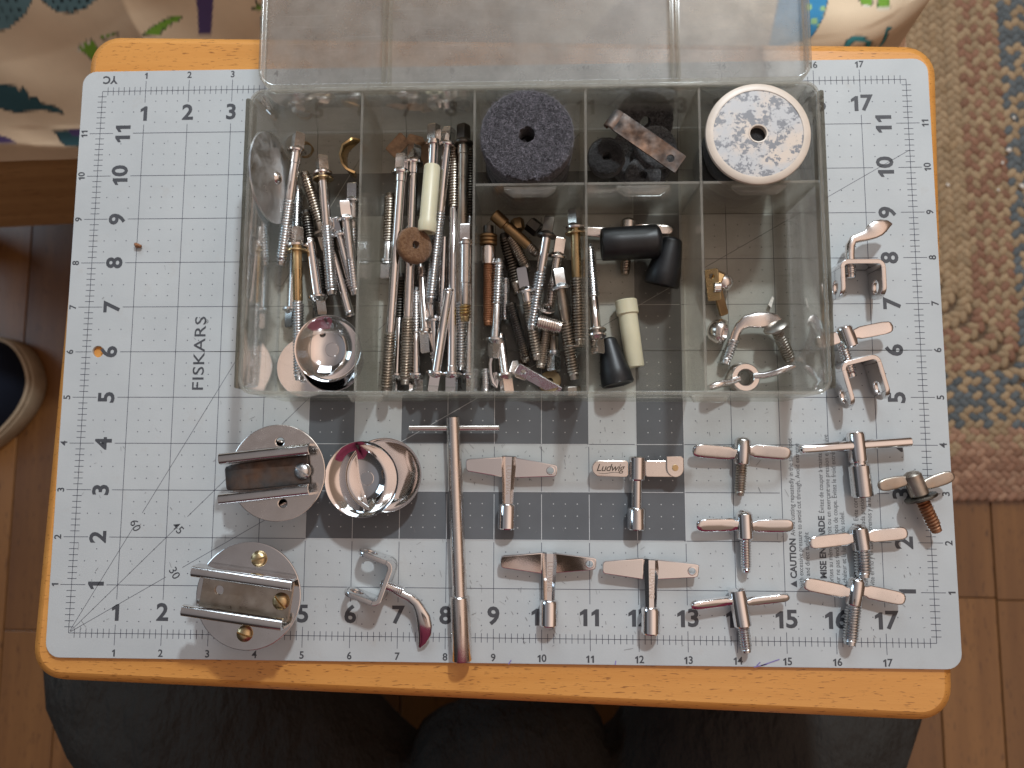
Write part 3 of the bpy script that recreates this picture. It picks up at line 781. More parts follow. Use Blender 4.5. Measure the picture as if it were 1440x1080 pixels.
HD = 228.3
for xa, xb in ((DV[1], DV[2]), (DV[2], DV[3]), (DV[3], X1 - 1.0)):
    g = G(); g.box((xa + .74, HD - .7, 1.9), (xb - .76, HD + .7, H - 1.2)); dv = obj('cross_divider', g, CLEAR, box_)
    xm = (xa + xb) / 2
    g = G(); g.box((xa + .8, HD - .55, H - 1.18), (xb - .8, HD + .55, H - .7)); obj('top_edge', g, EDGE, dv)  # highlight strip for the cross divider, painted pale like the others
    g = G(); g.plate([(xm - 13, HD - .75), (xm - 12.5, HD - 2.5), (xm - 8.5, HD - 5.2), (xm + 8.5, HD - 5.2), (xm + 12.5, HD - 2.5), (xm + 13, HD - .75)], (), 4.0, .5, None, H - 3.3); obj('finger_tab', g, EDGE, dv)
for px in (515, 998):
    c = at(px, 561, 42).x; g = G()
    g.plate([(c - 9, Y0 - .06), (c - 7, Y0 - 3.2), (c + 7, Y0 - 3.2), (c + 9, Y0 - .06)], (), 6, .5, None, 41); obj('latch', g, EDGE, box_)
g = G(); g.lathe([(0, .65), (218, .65)], axis((140, Y1 + .85, H - 1.2), (358, Y1 + .85, H - 1.2)), 12); obj('hinge_pin', g, EDGE, box_)
LX0, LX1, LY0, LY1 = 110.5, 387.3, Y1 + 1.6, Y1 + 150
g = G(); g.plate(rrect(LX0, LY0, LX1, LY1, 9, 6), (), 1.5, .3, None, 38.6); lid = obj('lid', g, CLOUDY, box_)
g = G(); g.plate(rrect(LX0, LY0, LX1, LY1, 9, 6), [rrect(LX0 + 1.6, LY0 + 1.6, LX1 - 1.6, LY1 - 1.6, 7.5, 6)], 7.5, .4, None, 43.3); obj('lid_rim', g, CLEAR, lid)
for px in (545, 949):
    x = at(px, 60, 42).x; g = G()
    for dx in (-1.5, 1.5): g.box((x + dx - .45, LY0 + 1.7, 39.4), (x + dx + .45, LY1 - 1.7, 45.5))
    obj('lid_rib', g, CLEAR, lid)
for xa, xb in ((150, 190), (300, 342)):
    g = G(); g.plate(rrect(xa, Y1 + .1, xb, LY0 - .1, .3, 2), (), 2.5, .3, None, H - 6.4); obj('hinge_tab', g, CLEAR, lid)

# ================================================================ HARDWARE BUILDERS
def tension_rod(A, B, label, group, body=CHROME2, thr=None, headm=None, tf=0.55, washer=None, s=1.0, cap=True, flange=4.3, collar=0.0, roll=None, name='tension_rod', head=True, hl=7.0, shaft=2.15):
    s = s * 1.22
    A, B = Vector(A), Vector(B); L = (B - A).length
    M = axis(A, B, random.random() * 1.5 if roll is None else roll)
    t_ = thing(name, label, 'tension rod', (A + B) / 2, group)
    thr = thr or body; headm = headm or body; x = 0.0
    if head:
        g = G(); w = 2.15 * s * 1.414
        g.lathe([(0, 0), (0, w * .82), (.7 * s, w), (hl * s, w)], M, 4, pi / 4)
        g.lathe([(hl * s - 1.2 * s, 1.6 * s), (hl * s - .2 * s, 3.0 * s), (hl * s + .6 * s, flange * s * .86), (hl * s + .9 * s, flange * s), (hl * s + 1.7 * s, flange * s), (hl * s + 2.0 * s, flange * s * .93)], M, 24)
        obj('head', g, headm, t_, 30); x = hl * s + 2.0 * s
    xt = max(x + 1, L * tf)
    g = G(); prof = [(x - .2, shaft * s)]
    if collar: prof += [(x - .2, (shaft + .35) * s), (x + collar, (shaft + .35) * s), (x + collar + .3, shaft * s)]
    prof += [(xt, shaft * s), (xt + .4, 2.0 * s)]
    g.lathe(prof, M, 18); obj('shaft', g, body, t_, 40)
    g = G(); g.helix(xt + .3, L, 2.6 * s, 1.92 * s, 1.25 * s, M, 14); obj('thread', g, thr, t_, 50)
    if washer:
        g = G(); xw = x + 1.6; g.washer(xw, xw + 1.1, 2.3 * s, 4.5 * s, M); obj('washer', g, washer, t_)
    return t_
def stud(A, B, ro, label, mat_, group=None, pitch=1.2, cat='screw', name='threaded_stud'):
    A, B = Vector(A), Vector(B); g = G()
    g.helix(0, (B - A).length, ro, ro * .8, pitch, axis(A, B), 16)
    return obj(name, g, mat_, top=(label, cat) + ((group,) if group else ()), loc=(A + B) / 2, angle=50)

def P(px, py, z): return at(px, py, z)
GR1, GR2, GR3 = 'tension rods in the end compartment beside the leaning disc', 'tension rods in the long compartment with the nylon sleeve', 'tension rods jumbled in the front compartment below the large felt'
C2 = CHROME2
# head px, z, tail px, z, thread fraction, keyword options, label
RODS = [
 # --- end compartment
 ((421, 187), 17, (395, 374), 13, .50, dict(body=C2, thr=STEEL, collar=6), 'worn chrome tension rod beside the leaning disc, lying across the others', GR1),
 ((410, 461), 6.3, (419, 262), 5.0, .55, dict(body=STEEL, thr=STEEL), 'thin silver rod whose square head points toward the box front, under a brassy rod', GR1),
 ((417, 319), 12.5, (421, 535), 8.0, .48, dict(body=BRASS, thr=STEEL, headm=NICKEL, washer=BRASS), 'brassy tension rod with pale square head and brass washer', GR1),
 ((451, 444), 9.5, (430, 296), 7.5, .72, dict(body=CHROME, thr=IRON, collar=30), 'thick bright chrome rod with stepped shaft, head under the mirrored cups', GR1),
 ((462, 352), 5.8, (428, 242), 12, .35, dict(body=AGED, thr=AGED), 'thin dark threaded rod leaning beneath a chrome rod', GR1),
 ((452, 219), 14, (467, 415), 12.0, .50, dict(body=C2, thr=STEEL, washer=BRASS, headm=NICKEL), 'chrome tension rod with square head and thin brass washer below its flange', GR1),
 ((484, 283), 13.5, (500, 415), 7.5, .60, dict(body=CHROME, headm=CHROME), 'bright chrome tension rod with white square head against the clear divider', GR1),
 ((471, 307), 9.5, (498, 410), 5.0, .80, dict(body=C2), 'slim worn rod with small square head slanting toward the divider', GR1),
 ((497, 258), 7.8, (496, 360), 5.0, .6, dict(body=STEEL), 'dull rod standing close to the divider under a slanting rod', GR1),
 ((468, 356), 4.9, (492, 442), 5.0, .95, dict(body=CHROME, head=False), 'plain polished rod ending beneath the mirrored cups', GR1),
 ((452, 428), 5.2, (447, 365), 4.9, .3, dict(body=IRON, head=False), 'dark rod wedged beside the thick chrome rod', GR1),
 # --- long compartment
 ((566, 217), 20, (543, 556), 12.5, .74, dict(body=CHROME, thr=AGED, collar=4), 'long bright chrome rod with brown stained thread end', GR2),
 ((583, 204), 15.5, (570, 541), 11.5, .72, dict(body=C2, thr=AGED, collar=5), 'long spotted chrome rod passing under the brown felt washer', GR2),
 ((544, 393), 9.5, (549, 272), 10, .42, dict(body=STEEL, thr=AGED, flange=3.2), 'short rod with brown thread and pale blunt head', GR2),
 ((557, 554), 5.8, (564, 385), 4.8, .62, dict(body=C2, thr=IRON), 'dark narrow rod low between two long chrome rods', GR2),
 ((611, 175), 22, (604, 330), 15, .90, dict(body=CHROME, headm=NICKEL, flange=3.4, hl=7.0), 'chrome rod with plain round head pushed through the nylon sleeve', GR2),
 ((632, 180), 17.5, (605, 427), 14.5, .48, dict(body=CHROME, thr=STEEL), 'chrome rod with flat sided head and long bright thread beside the nylon sleeve', GR2),
 ((635, 553), 16, (639, 202), 14, .73, dict(body=CHROME, thr=AGED, collar=3), 'longest smooth chrome rod with head at the box front', GR2),
 ((652, 175), 21, (648, 521), 11, .72, dict(body=AGED, thr=STEEL, headm=IRON, collar=5), 'pitted chrome rod with dark square head beside the divider', GR2),
 ((655, 316), 20.5, (654, 452), 18.0, .82, dict(body=NICKEL, thr=BRASS, flange=3.1, collar=20), 'short nickel rod with square head and brassy thread tip', GR2),
 ((658, 554), 7.2, (661, 204), 7.0, .70, dict(body=STEEL, thr=IRON), 'dull rod along the divider below the pitted rod', GR2),
 ((609, 552), 17.0, (631, 408), 17.5, .97, dict(body=CHROME), 'smooth chrome rod slanting across the front with head at the wall', GR2),
 ((585, 554), 9.0, (585, 404), 8.5, .55, dict(body=C2, thr=STEEL), 'short chrome rod with bright thread between the long rods', GR2),
 ((601, 497), 12.0, (592, 372), 9.0, .85, dict(body=NICKEL, flange=3.0, hl=9), 'thin nickel rod with rounded square head in the middle of the pile', GR2),
 ((609, 424), 11.5, (612, 512), 8.0, .8, dict(body=C2), 'short rod with hexagonal looking head at the end of a long thread', GR2),
 ((625, 335), 9.2, (621, 450), 8.0, .92, dict(body=CHROME, head=False), 'plain chrome shaft deep between the bright thread and the longest rod', GR2),
 # --- front compartment under the felt
 ((695, 504), 11, (702, 364), 13, .53, dict(body=STEEL, thr=STEEL), 'zinc grey rod with wide flange and square head turned up', GR3),
 ((729, 412), 6.3, (708, 328), 11, .18, dict(body=AGED, thr=IRON, head=False), 'thin black threaded rod leaning to the back corner', GR3),
 ((734, 376), 19, (756, 506), 10.5, .36, dict(body=CHROME, thr=AGED, hl=9), 'chrome rod with bright square head and rusty thread end', GR3),
 ((773, 305), 21, (747, 464), 15, .48, dict(body=CHROME, thr=STEEL, headm=IRON), 'polished chrome rod with black head and long bright thread', GR3),
 ((788, 334), 15.5, (772, 440), 7.5, .6, dict(body=NICKEL, headm=NICKEL), 'nickel rod with square head partly under a grey headed rod', GR3),
 ((784, 378), 20, (808, 534), 13, .46, dict(body=AGED, thr=AGED, headm=STEEL), 'dull grey rod with long thread and thin washer', GR3),
 ((808, 294), 19.5, (814, 486), 15.5, .50, dict(body=BRASS, thr=AGED, headm=NICKEL, washer=BRASS), 'brassy rod with domed flange and brass washer along the clear divider', GR3),
 ((714, 555), 14.5, (703, 470), 9.0, .93, dict(body=NICKEL), 'nickel rod with broad flange, head against the front wall', GR3),
 ((779, 522), 9.5, (778, 455), 7.5, .7, dict(body=AGED, headm=STEEL, flange=2.9, hl=7), 'rod with lead grey blunt head low in the pile', GR3),
]
rods = []
for hp, zh, tp, zt, tf, kw, lab, gr in RODS:
    rods.append(tension_rod(P(*hp, zh), P(*tp, zt), lab, gr, tf=tf, **kw))
# rod in the rubber tip compartment
tension_rod(P(841, 498, 16), P(829, 344, 8), 'bright chrome rod with two washers standing along the divider beside the rubber tips', None, body=CHROME, thr=STEEL, tf=.50, washer=AGED, s=.98)
# loose threads in the jumble
for a, za, b, zb, ro, m_, lab in (
    ((719, 333), 13, (741, 378), 10, 3.2, AGED, 'fat coppery threaded stud under a dark brass rod'),
    ((757, 452), 18.5, (790, 461), 18.5, 4.0, NICKEL, 'short fat threaded stud lying crosswise over the rods'),
    ((718, 427), 12, (741, 509), 10, 2.9, IRON, 'dark threaded stud with coppery tip slanting to the front'),
    ((768, 464), 10.5, (760, 518), 10.0, 2.9, AGED, 'brown threaded stud below the short fat one'),
    ((711, 392), 8.0, (710, 450), 7.0, 2.4, STEEL, 'bluish zinc threaded stud between two rods'),
    ((683, 519), 6.0, (683, 554), 6.0, 2.6, STEEL, 'bright threaded stud tip in the front corner by the clear divider')):
    stud(P(*a, za), P(*b, zb), ro, lab, m_)
# rusty screw with knurled nut
A, B = P(687, 318, 14), P(686, 458, 11); M = axis(A, B); L = (B - A).length
t_ = thing('rusty_screw', 'orange rusted long screw with knurled brass nut and chrome collar', 'screw', (A + B) / 2)
g = G(); g.helix(.5, L, 2.6, 2.1, 1.2, M, 14); obj('thread', g, RUSTY, t_, 50)
g = G(); g.lathe([(0, 2.8), (4.5, 2.8)], M, 12); obj('tip', g, IRON, t_)
g = G(); nseg = 40
for i in range(3): g.lathe([(4.6 + i * 2, 4.4), (5.0 + i * 2, 4.8), (6.0 + i * 2, 4.8), (6.5 + i * 2, 4.3)], M, 26)
obj('knurled_nut', g, DARKBRASS, t_, 20)
g = G(); g.lathe([(11.2, 2.9), (11.2, 3.7), (13, 4.0), (18, 3.8), (20.5, 3.2), (20.8, 2.6)], M, 24); obj('collar', g, CHROME, t_)
# dark brass rod lying diagonally
A, B = P(694, 301, 19), P(757, 358, 14); M = axis(A, B); L = (B - A).length
t_ = thing('brass_spindle', 'dark brown brass spindle lying diagonally at the back of the rod jumble', 'spindle', (A + B) / 2)
g = G(); g.lathe([(0, 2.6), (.5, 3.4), (8, 3.4), (8.4, 2.4), (9.5, 2.4), (9.8, 2.9), (L - 7, 2.9)], M, 20); obj('barrel', g, DARKBRASS, t_)
g = G(); g.helix(L - 7, L, 2.8, 2.3, 1.2, M, 14); obj('thread', g, AGED, t_, 50)
# small nut block, washer, flat bars, loop
def hexnut(c, d, r, h, label, m_, name='hex_nut'):
    M = axis(Vector(c), Vector(c) + Vector(d)); g = G()
    prof = [(0, r * .5), (0, r * .92), (.4, r), (h - .4, r), (h, r * .92), (h, r * .5)]
    vs = G().ring(prof, M, 6); g.v, g.f = vs.v, vs.f
    return obj(name, g, m_, top=(label, 'nut'), loc=c)
hexnut(P(744, 314, 12), (6, -5, .5), 4.2, 7, 'black hexagonal nut lying at the back of the rod jumble', IRON)
hexnut(P(727, 309, 8), (1, -6, .5), 3.6, 6, 'brown hexagonal nut by the back cross divider of the rod jumble', DARKBRASS)
c = P(769, 434, 17.5); g = G(); g.washer(-.5, .5, 2.4, 4.6, axis(c, c + Vector((.2, .7, .65)))); obj('washer', g, NICKEL, top=('thin nickel washer leaning on the rods beside the short fat stud', 'washer'), loc=c)
c = P(807, 487, 17.6); g = G(); g.washer(-.4, .4, 2.7, 5.0, axis(c, c + Vector((.05, .95, .1)))); obj('washer', g, AGED, top=('thin brown washer around the dull grey threaded rod', 'washer'), loc=c)
c = P(773, 537, 8); g = G(); g.washer(-.6, .6, 2.2, 6.4, axis(c, c + Vector((-.35, .25, .9)))); obj('washer', g, DARKBRASS, top=('brown domed washer lying low by the front wall of the rod jumble', 'washer'), loc=c)
A, B = P(727, 517, 14.5), P(787, 551, 9); dd = (B - A).normalized(); g = G()
M = axis(A, B, radians(35)); L = (B - A).length
g.plate(rrect(0, -3.2, L, 3.2, .8, 3), [circle(4, 0, 1.3, 12)], 1.2, .2, M); obj('flat_bar', g, STEEL, top=('flat grey steel bar slanting across the front of the rod jumble', 'metal bar'), loc=(A + B) / 2)
A, B = P(722, 515, 9), P(747, 531, 7); g = G(); g.plate([(0, -6), (9, -4), (11, 3), (3, 7), (-2, 2)], (), 1.2, .2, axis(A, B, radians(-25))); obj('bracket_plate', g, NICKEL, top=('small angular nickel plate under the flat grey bar', 'metal plate'), loc=(A + B) / 2)
g = G(); pts = [P(692, 500, 10), P(690, 512, 9.5), P(691, 526, 9), P(694, 538, 8.5), P(698, 545, 8), P(700, 538, 8), P(698, 524, 8)]
g.sweep(pts, [1.6] * 7, [2.2] * 7, seg=10); obj('wire_loop', g, CHROME, top=('polished bent steel loop in the front corner of the rod jumble', 'steel loop'), loc=pts[3])
c = P(804, 543, 9.5); t_ = hexnut(c, (.3, -5, -.8), 4.6, 5, 'grey square nut at the lower end of the dull threaded rod', AGED)

# ---- end compartment extras
def cup(c, nrm, R, depth, label, m_, group=None, name='cup_washer', hole_r=2.8, flat=False, seg=56):
    """thin concave dished washer; local X is the open direction"""
    c = Vector(c); M = axis(c, c + Vector(nrm).normalized() * 10)
    t_ = thing(name, label, 'cup washer', c, group); g = G()
    n = 9; pr = []
    for i in range(n + 1):
        u = i / n; r = hole_r + (R - hole_r) * u; pr.append((-depth * (1 - u ** 2.0), r))
    th = .7
    out = [(x - th, r) for x, r in pr[::-1]]; out[0] = (pr[-1][0] - th * .6, pr[-1][1] + .35)
    g.ring(pr + [(pr[-1][0] + .1, pr[-1][1] + .3)] + out, M, seg); obj('bowl', g, m_, t_, 40)
    g = G(); g.lathe([(-depth - th, 0), (-depth - th, hole_r + 1.0), (-depth - .1, hole_r + 1.1), (-depth + .25, hole_r + .7), (-depth + .28, 0)], M, 32); obj('centre_stud', g, m_, t_, 40)
    return t_
cup(P(461, 490, 22.5), (0.02, -0.06, 1), 17.2, 8.0, 'mirror bright concave cup on top of the nested pair inside the box', CHROME, None)
cup(P(465, 505, 16.0), (-0.03, -.10, 1), 17.2, 7.0, 'mirror bright concave cup lying under another cup inside the box', CHROME, None)
t_ = thing('flat_disc', 'flat zinc disc under the mirrored cups in the front corner of the box', 'disc', P(432, 516, 2.5))
c = P(432, 516, 3.4); g = G(); g.washer(-.6, .6, 2.4, 16.8, axis(c, c + Vector((-.02, .03, 1))), 48); obj('disc_plate', g, CHROME, t_)
c = Vector((112.2, P(377, 252, 25).y, 26.0)); t_ = thing('domed_disc', 'dull zinc domed disc leaning upright against the side wall of the box', 'disc', c)
M = axis(c, c + Vector((.985, 0.0, .12))); g = G()
pr = [(2.2 * (1 - (i / 8) ** 2), 3.0 + 20.5 * i / 8) for i in range(9)]
g.ring(pr + [(x - .9, r) for x, r in pr[::-1]], M, 56); obj('dish', g, ZINC, t_)
g = G(); g.lathe([(1.4, 0), (1.4, 3.6), (2.6, 3.4), (4.0, 2.2), (4.4, 0)], M, 24); obj('centre_boss', g, CHROME2, t_)
c = P(431, 213, 3.0); g = G()
for k in range(3): pass
pts = [c + Vector((4.2 * cos(a * .5), 4.2 * sin(a * .5), a * .12)) for a in range(30)]
g.sweep(pts, [.35] * 30, [.35] * 30, seg=6); obj('spring_ring', g, DARKBRASS, top=('thin brown split spring ring lying on the box floor', 'spring ring'), loc=c)
# gold clip beside the divider
t_ = thing('brass_clip', 'curved gold toned brass clip beside the divider in the end compartment', 'clip', P(492, 222, 4))
pts = [P(499, 203, 15), P(494, 202, 17), P(488, 206, 17), P(484, 215, 15), P(484, 226, 12.5), P(487, 236, 10), P(494, 243, 9), P(500, 246, 8.5)]
g = G(); g.sweep(pts, [1.0] * 8, [5.0, 5.2, 5.2, 5.2, 5.2, 5.2, 5.0, 4.6], seg=10, power=5); obj('strap', g, GOLD, t_, 50)

# ---- long compartment extras
def tube(A, B, ro, ri, label, m_, cat='sleeve', name='nylon_sleeve', collar=None):
    A, B = Vector(A), Vector(B); L = (B - A).length; g = G()
    if collar: pr = [(0, ri), (0, ro + collar - .5), (.5, ro + collar), (7.5, ro + collar), (8.2, ro), (L - .6, ro * .97), (L, ro * .9), (L, ri)]
    else: pr = [(0, ri), (0, ro - .4), (.6, ro), (L * .8, ro * 1.02), (L * .84, ro * 1.12), (L - .8, ro * 1.14), (L, ro * 1.05), (L, ri)]
    g.ring(pr, axis(A, B), 32); return obj(name, g, m_, top=(label, cat), loc=(A + B) / 2)
tube(P(608, 233, 22), P(600, 327, 22), 4.35, 3.0, 'white nylon sleeve slipped over a chrome rod above the other rods', NYLON)
def disc_felt(c, nrm, R, h, ri, m_, label, fib=None, nf=1500, rag=.35, name='felt_washer', cat='felt washer', seg=72, group=None):
    c = Vector(c); nrm = Vector(nrm).normalized(); M = axis(c, c + nrm); t_ = thing(name, label, cat, c - nrm * h, group)
    pr = [(0, ri), (0, ri + (R - ri) * .3), (0.2, ri + (R - ri) * .65), (0, R - 2.2), (-.4, R - .9), (-1.3, R - .2), (-h * .5, R), (-h + 1.3, R - .2), (-h + .4, R - .9), (-h, R - 2.2), (-h, ri)]
    g = G(); g.ring(pr, M, seg)
    g.v = [v + Vector((mn.noise(v * .5), mn.noise(v * .5 + Vector((9, 0, 0))), mn.noise(v * .5 + Vector((0, 9, 0))))) * rag for v in g.v]
    obj('felt', g, m_, t_, 70)
    if fib:
        g = G()
        for i in range(nf):
            a = random.random() * 2 * pi
            if random.random() < .72: r = sqrt(random.uniform((ri / R) ** 2, 1)) * (R - .3); p0 = Vector((.1, r * cos(a), r * sin(a))); nn = Vector((1, 0, 0))
            else: p0 = Vector((-random.random() * h, (R - .1) * cos(a), (R - .1) * sin(a))); nn = Vector((.2, cos(a), sin(a)))
            td = Vector((random.gauss(0, .25), random.gauss(0, 1), random.gauss(0, 1))).normalized(); L = random.uniform(.5, 2.4)
            p1 = p0 + td * L * .5 + nn * random.uniform(.05, .5); p2 = p0 + td * L + nn * random.uniform(-.1, .35) + Vector((0, random.gauss(0, .3), random.gauss(0, .3)))
            sd = td.cross(nn).normalized() * .045
            g.add([p0 - sd, p0 + sd, p1 + sd, p1 - sd, p2], [(0, 1, 2, 3), (3, 2, 4)], M)
        obj('fibres', g, fib, t_, kind='stuff')
    return t_
disc_felt(P(585, 344, 25), (.55, -.02, .83), 9.9, 5.0, 2.0, FELTBR, 'brown felt washer leaning over the rods below the nylon sleeve', None, rag=.3, seg=40)
t_ = thing('leather_pieces', 'brown folded leather tab at the back of the long rod compartment', 'leather tab', P(572, 205, 3))
A, B = P(549, 216, 12), P(570, 193, 16); M = axis(A, B, .4); L = (B - A).length; g = G(); g.plate(rrect(0, -3.8, L, 3.8, 1.0, 3), (), 2.6, .5, M); obj('flap', g, LEATHER, t_)
A, B = P(570, 194, 17), P(597, 200, 13); M = axis(A, B, -.6); L = (B - A).length; g = G(); g.plate([(0, -3), (L * .5, -4.5), (L, -1), (L * .9, 3), (2, 3.4)], (), 2.6, .5, M); obj('flap', g, LEATHER, t_)
A, B = P(600, 200, 9), P(594, 235, 6); g = G(); g.plate(rrect(0, -3, (B - A).length, 3, .8, 2), (), 2.4, .5, axis(A, B)); obj('flap', g, LEATHER, t_)

# ---- felt compartments
for k in range(3):
    disc_felt((246.8 + (k - 1) * .5, 252.6, 14.2 + 11.6 * k), (0, 0.0, 1), 22.6, 11.4, 4.2, FELT if k % 2 else FELTB, ('bottom', 'second', 'third')[k] + ' dark felt disc from the bottom in the stack under the large charcoal felt', None)
disc_felt((246.7, 252.6, 49.4), (0.0, -0.012, 1), 23.3, 11.4, 4.1, FELT, 'large thick charcoal felt disc with centre hole on top of its stack', FIBRE, 5200)
disc_felt(P(904, 216, 17), (.1, .12, 1), 17.5, 9, 3, FELTG, 'broad grey felt disc lying under the rusty steel strip', FIBREB, 1500)
disc_felt(P(853, 219, 30), (-.08, -.04, 1), 9.6, 9, 2.4, FELTB, 'small black felt washer with centre hole beside the rusty steel strip', FIBREB, 900, seg=48)
disc_felt(P(853, 215, 18.5), (.03, .05, 1), 9.8, 9, 2.4, FELTB, 'black felt washer under the small black felt washer', None, seg=48)
disc_felt(P(908, 172, 20), (.08, -.55, .83), 15.5, 8, 3, FELTG, 'grey felt disc propped against the back wall behind the rusty strip', FIBREB, 1200)
disc_felt(P(926, 206, 26), (.30, -.12, .95), 11.5, 7, 2.6, FELTG, 'grey fuzzy felt washer tilted beneath the middle of the rusty strip', FIBREB, 900, seg=48)
disc_felt(P(905, 246, 23), (.0, -.25, .97), 9.5, 6, 2.2, FELTG, 'grey fuzzy felt washer pressed to the cross divider below the rusty strip', FIBREB, 900, seg=48)
# rusty strip with a hole and curled end
t_ = thing('steel_strip', 'rusty flat spring steel strip with round hole and curled end over black felts', 'metal strip', P(905, 200, 36))
A, B = P(869, 171, 41), P(957, 232, 37.5); M = axis(A, B); L = (B - A).length
g = G(); g.plate([(0, -5.3), (L - .5, -5.3), (L, -4.8), (L, 4.8), (L - .5, 5.3), (0, 5.3)], [circle(L - 6, -.3, 1.9, 20)], .9, .15, M); obj('strip', g, SPRING, t_)
g = G(); pts = [M @ Vector(p) for p in ((0.2, 0, 0), (-1.5, 0, .35), (-3.0, 0, .1), (-4.4, 0, -1.2), (-4.9, 0, -3.0), (-4.4, 0, -4.6), (-3.0, 0, -5.6))]
g.sweep(pts, [5.3, 5.3, 5.2, 5.0, 4.7, 4.3, 3.8], [.45] * 7, seg=12, power=6); obj('curled_end', g, SPRING, t_, 60)
# white disc
for k in range(3):
    disc_felt((358.9, 252.0, 15 + 12 * k), (0, 0, 1), 22.0, 11.6, 4.5, FELTB, ('lowest', 'middle', 'uppermost')[k] + ' black felt disc in the stack under the worn white disc', FIBREB if k == 2 else None, 900)
c = Vector((358.5, 250.7, 51.3)); t_ = thing('worn_disc', 'cream plastic disc with flaking grey face and black centre hole', 'disc', (c.x, c.y, 48.2))
M = axis(c, c + Vector((.0, -.01, 1)))
g = G(); g.ring([(0, 4.7), (0, 21.6), (-2.6, 21.6), (-2.6, 4.7)], M, 64); obj('flaking_face', g, WORN, t_)
g = G(); g.ring([(.25, 21.65), (.3, 24.2), (-.3, 25.1), (-1.6, 25.3), (-2.9, 24.8), (-2.9, 21.65)], M, 72); obj('rim', g, TANP, t_)
g = G(); g.ring([(.12, 4.0), (.2, 4.66), (-2.6, 4.66), (-2.6, 4.0)], M, 36); obj('bore_lip', g, TANP, t_)
g = G(); g.lathe([(-9, 0), (-9, 4.3), (-2.95, 4.3), (-2.95, 0)], M, 24); 
obj('bore_plug', g, FELTB, t_)

# ---- rubber tips and sleeve
def rubber_tip(A, B, ra, rb, label, dome=True):
    A, B = Vector(A), Vector(B); L = (B - A).length; M = axis(A, B); g = G()
    pr = [(0.6, 0), (.6, ra * .72), (0, ra * .80), (0, ra * .94), (.8, ra), (L * .30, ra * .8 + rb * .2), (L * .65, ra * .35 + rb * .65)]
    pr += [(L - rb * .45 * (1 - sin(i * pi / 12)) , rb * cos(i * pi / 12) ** .8) for i in range(0, 6)] + [(L, 0)]
    g.lathe(pr, M, 40); return obj('rubber_tip', g, RUBBER, top=(label, 'rubber tip', 'black rubber tips in the box'), loc=(A + B) / 2, angle=50)
rubber_tip(P(846, 344, 19.5), P(931, 339, 19.5), 8.6, 8.9, 'black rubber tip lying sideways across the wing bolt')
rubber_tip(P(929, 401, 11.5), P(946, 333, 17), 9.7, 5.6, 'black rubber tip leaning with its wide end toward the box front')
rubber_tip(P(869, 541, 10.3), P(854, 475, 8.5), 8.7, 4.6, 'black rubber tip by the front wall under the washered rod')
tube(P(880, 422, 8.2), P(893, 516, 7.6), 5.1, 3.3, 'yellowish nylon sleeve with collar lying among the rubber tips', NYLON, collar=.8)

def wing_screw(dome, hub_end, tip, wl, wr, z, label, m_=CHROME2, thr=None, hr=4.2, tr=2.9, wh=3.95, wt=1.25, group=None, dz=(0, 0), rect=True, washer=None, name='wing_screw', pitch=1.35, dome_h=2.2, up=Vector((0, -.06, 1))):
    D, E, T = P(*dome, z), P(*hub_end, z), P(*tip, z - (hr - tr) * .9)
    t_ = thing(name, label, 'wing screw', (D.x, D.y, max(0.3, z - hr)), group); M = axis(D, E); L = (E - D).length
    g = G(); g.lathe([(0, 0), (.15, hr * .45), (dome_h * .45, hr * .8), (dome_h, hr), (L - .6, hr), (L, hr * .9), (L, tr * .8)], M, 28); obj('hub', g, m_, t_)
    M2 = axis(E, T); L2 = (T - E).length
    g = G(); g.helix(0, L2, tr, tr * .78, pitch, M2, 16); obj('thread', g, thr or m_, t_, 50)
    for w, dz_ in ((wl, dz[0]), (wr, dz[1])):
        Wt = P(*w, z + dz_); mid = D + (E - D) * (((Wt - D).dot((E - D).normalized())) / L)
        mid = D + (E - D) * min(.85, max(.3, (mid - D).dot(E - D) / L / L))
        d = Wt - mid; n = d.length
        us = [.10, .20, .27, .5, .76, .87, .935, .975, 1.0]; 
        ww = [.70, .78, 1.0, 1.0, 1.0, .97, .84, .62, .22] if rect else [.5, .65, .85, 1.0, 1.0, .9, .75, .55, .25]
        hh = [1.5, 1.25, 1.05, 1, 1, 1, .98, .9, .6]
        g = G(); g.sweep([mid + d * u for u in us], [wh * k for k in ww], [wt * k for k in hh], seg=24, power=3.6, up=up); obj('wing', g, m_, t_, 60)
    if washer:
        g = G(); g.washer(L + .4, L + 1.8, tr, hr * 1.75, M); obj('washer', g, washer, t_)
    return t_
WG = 'wing screws laid out on the mat'
wing_screw((1045, 614), (1043, 653), (1040, 697), (974, 633), (1112, 638), 5.0, 'wing screw with domed hub, topmost of its column beside the caution text', CHROME2, AGED, dz=(1.5, 1.5), up=Vector((0, -.42, 1)), group=WG)
wing_screw((1046, 717), (1048, 758), (1049, 805), (979, 739), (1116, 739), 5.0, 'wing screw with domed hub, middle one between two others beside the caution text', CHROME, CHROME2, hr=4.3, wh=3.8, dz=(1.5, 1.5), up=Vector((0, -.42, 1)), group=WG)
wing_screw((1036, 827), (1045, 881), (1050, 917), (971, 852), (1110, 839), 5.2, 'wing screw with long plain hub and narrow wings on printed fourteen', CHROME, STEEL, hr=4.5, tr=3.1, wh=2.5, wt=1.6, dome_h=1.0, dz=(1.5, 1.5), up=Vector((0, -.42, 1)), group=WG)
wing_screw((1206, 737), (1212, 774), (1214, 812), (1137, 764), (1276, 749), 5.0, 'wing screw with thick worn thread over the French caution text', CHROME2, STEEL, hr=4.6, tr=4.3, wh=3.5, pitch=1.5, dz=(1.5, 1.5), group=WG)
wing_screw((1206, 811), (1200, 851), (1195, 907), (1129, 820), (1273, 843), 5.0, 'wing screw with long thread and gap line over printed sixteen', CHROME2, STEEL, hr=4.1, tr=3.9, wh=3.6, pitch=1.4, dz=(1.5, 1.5), group=WG)
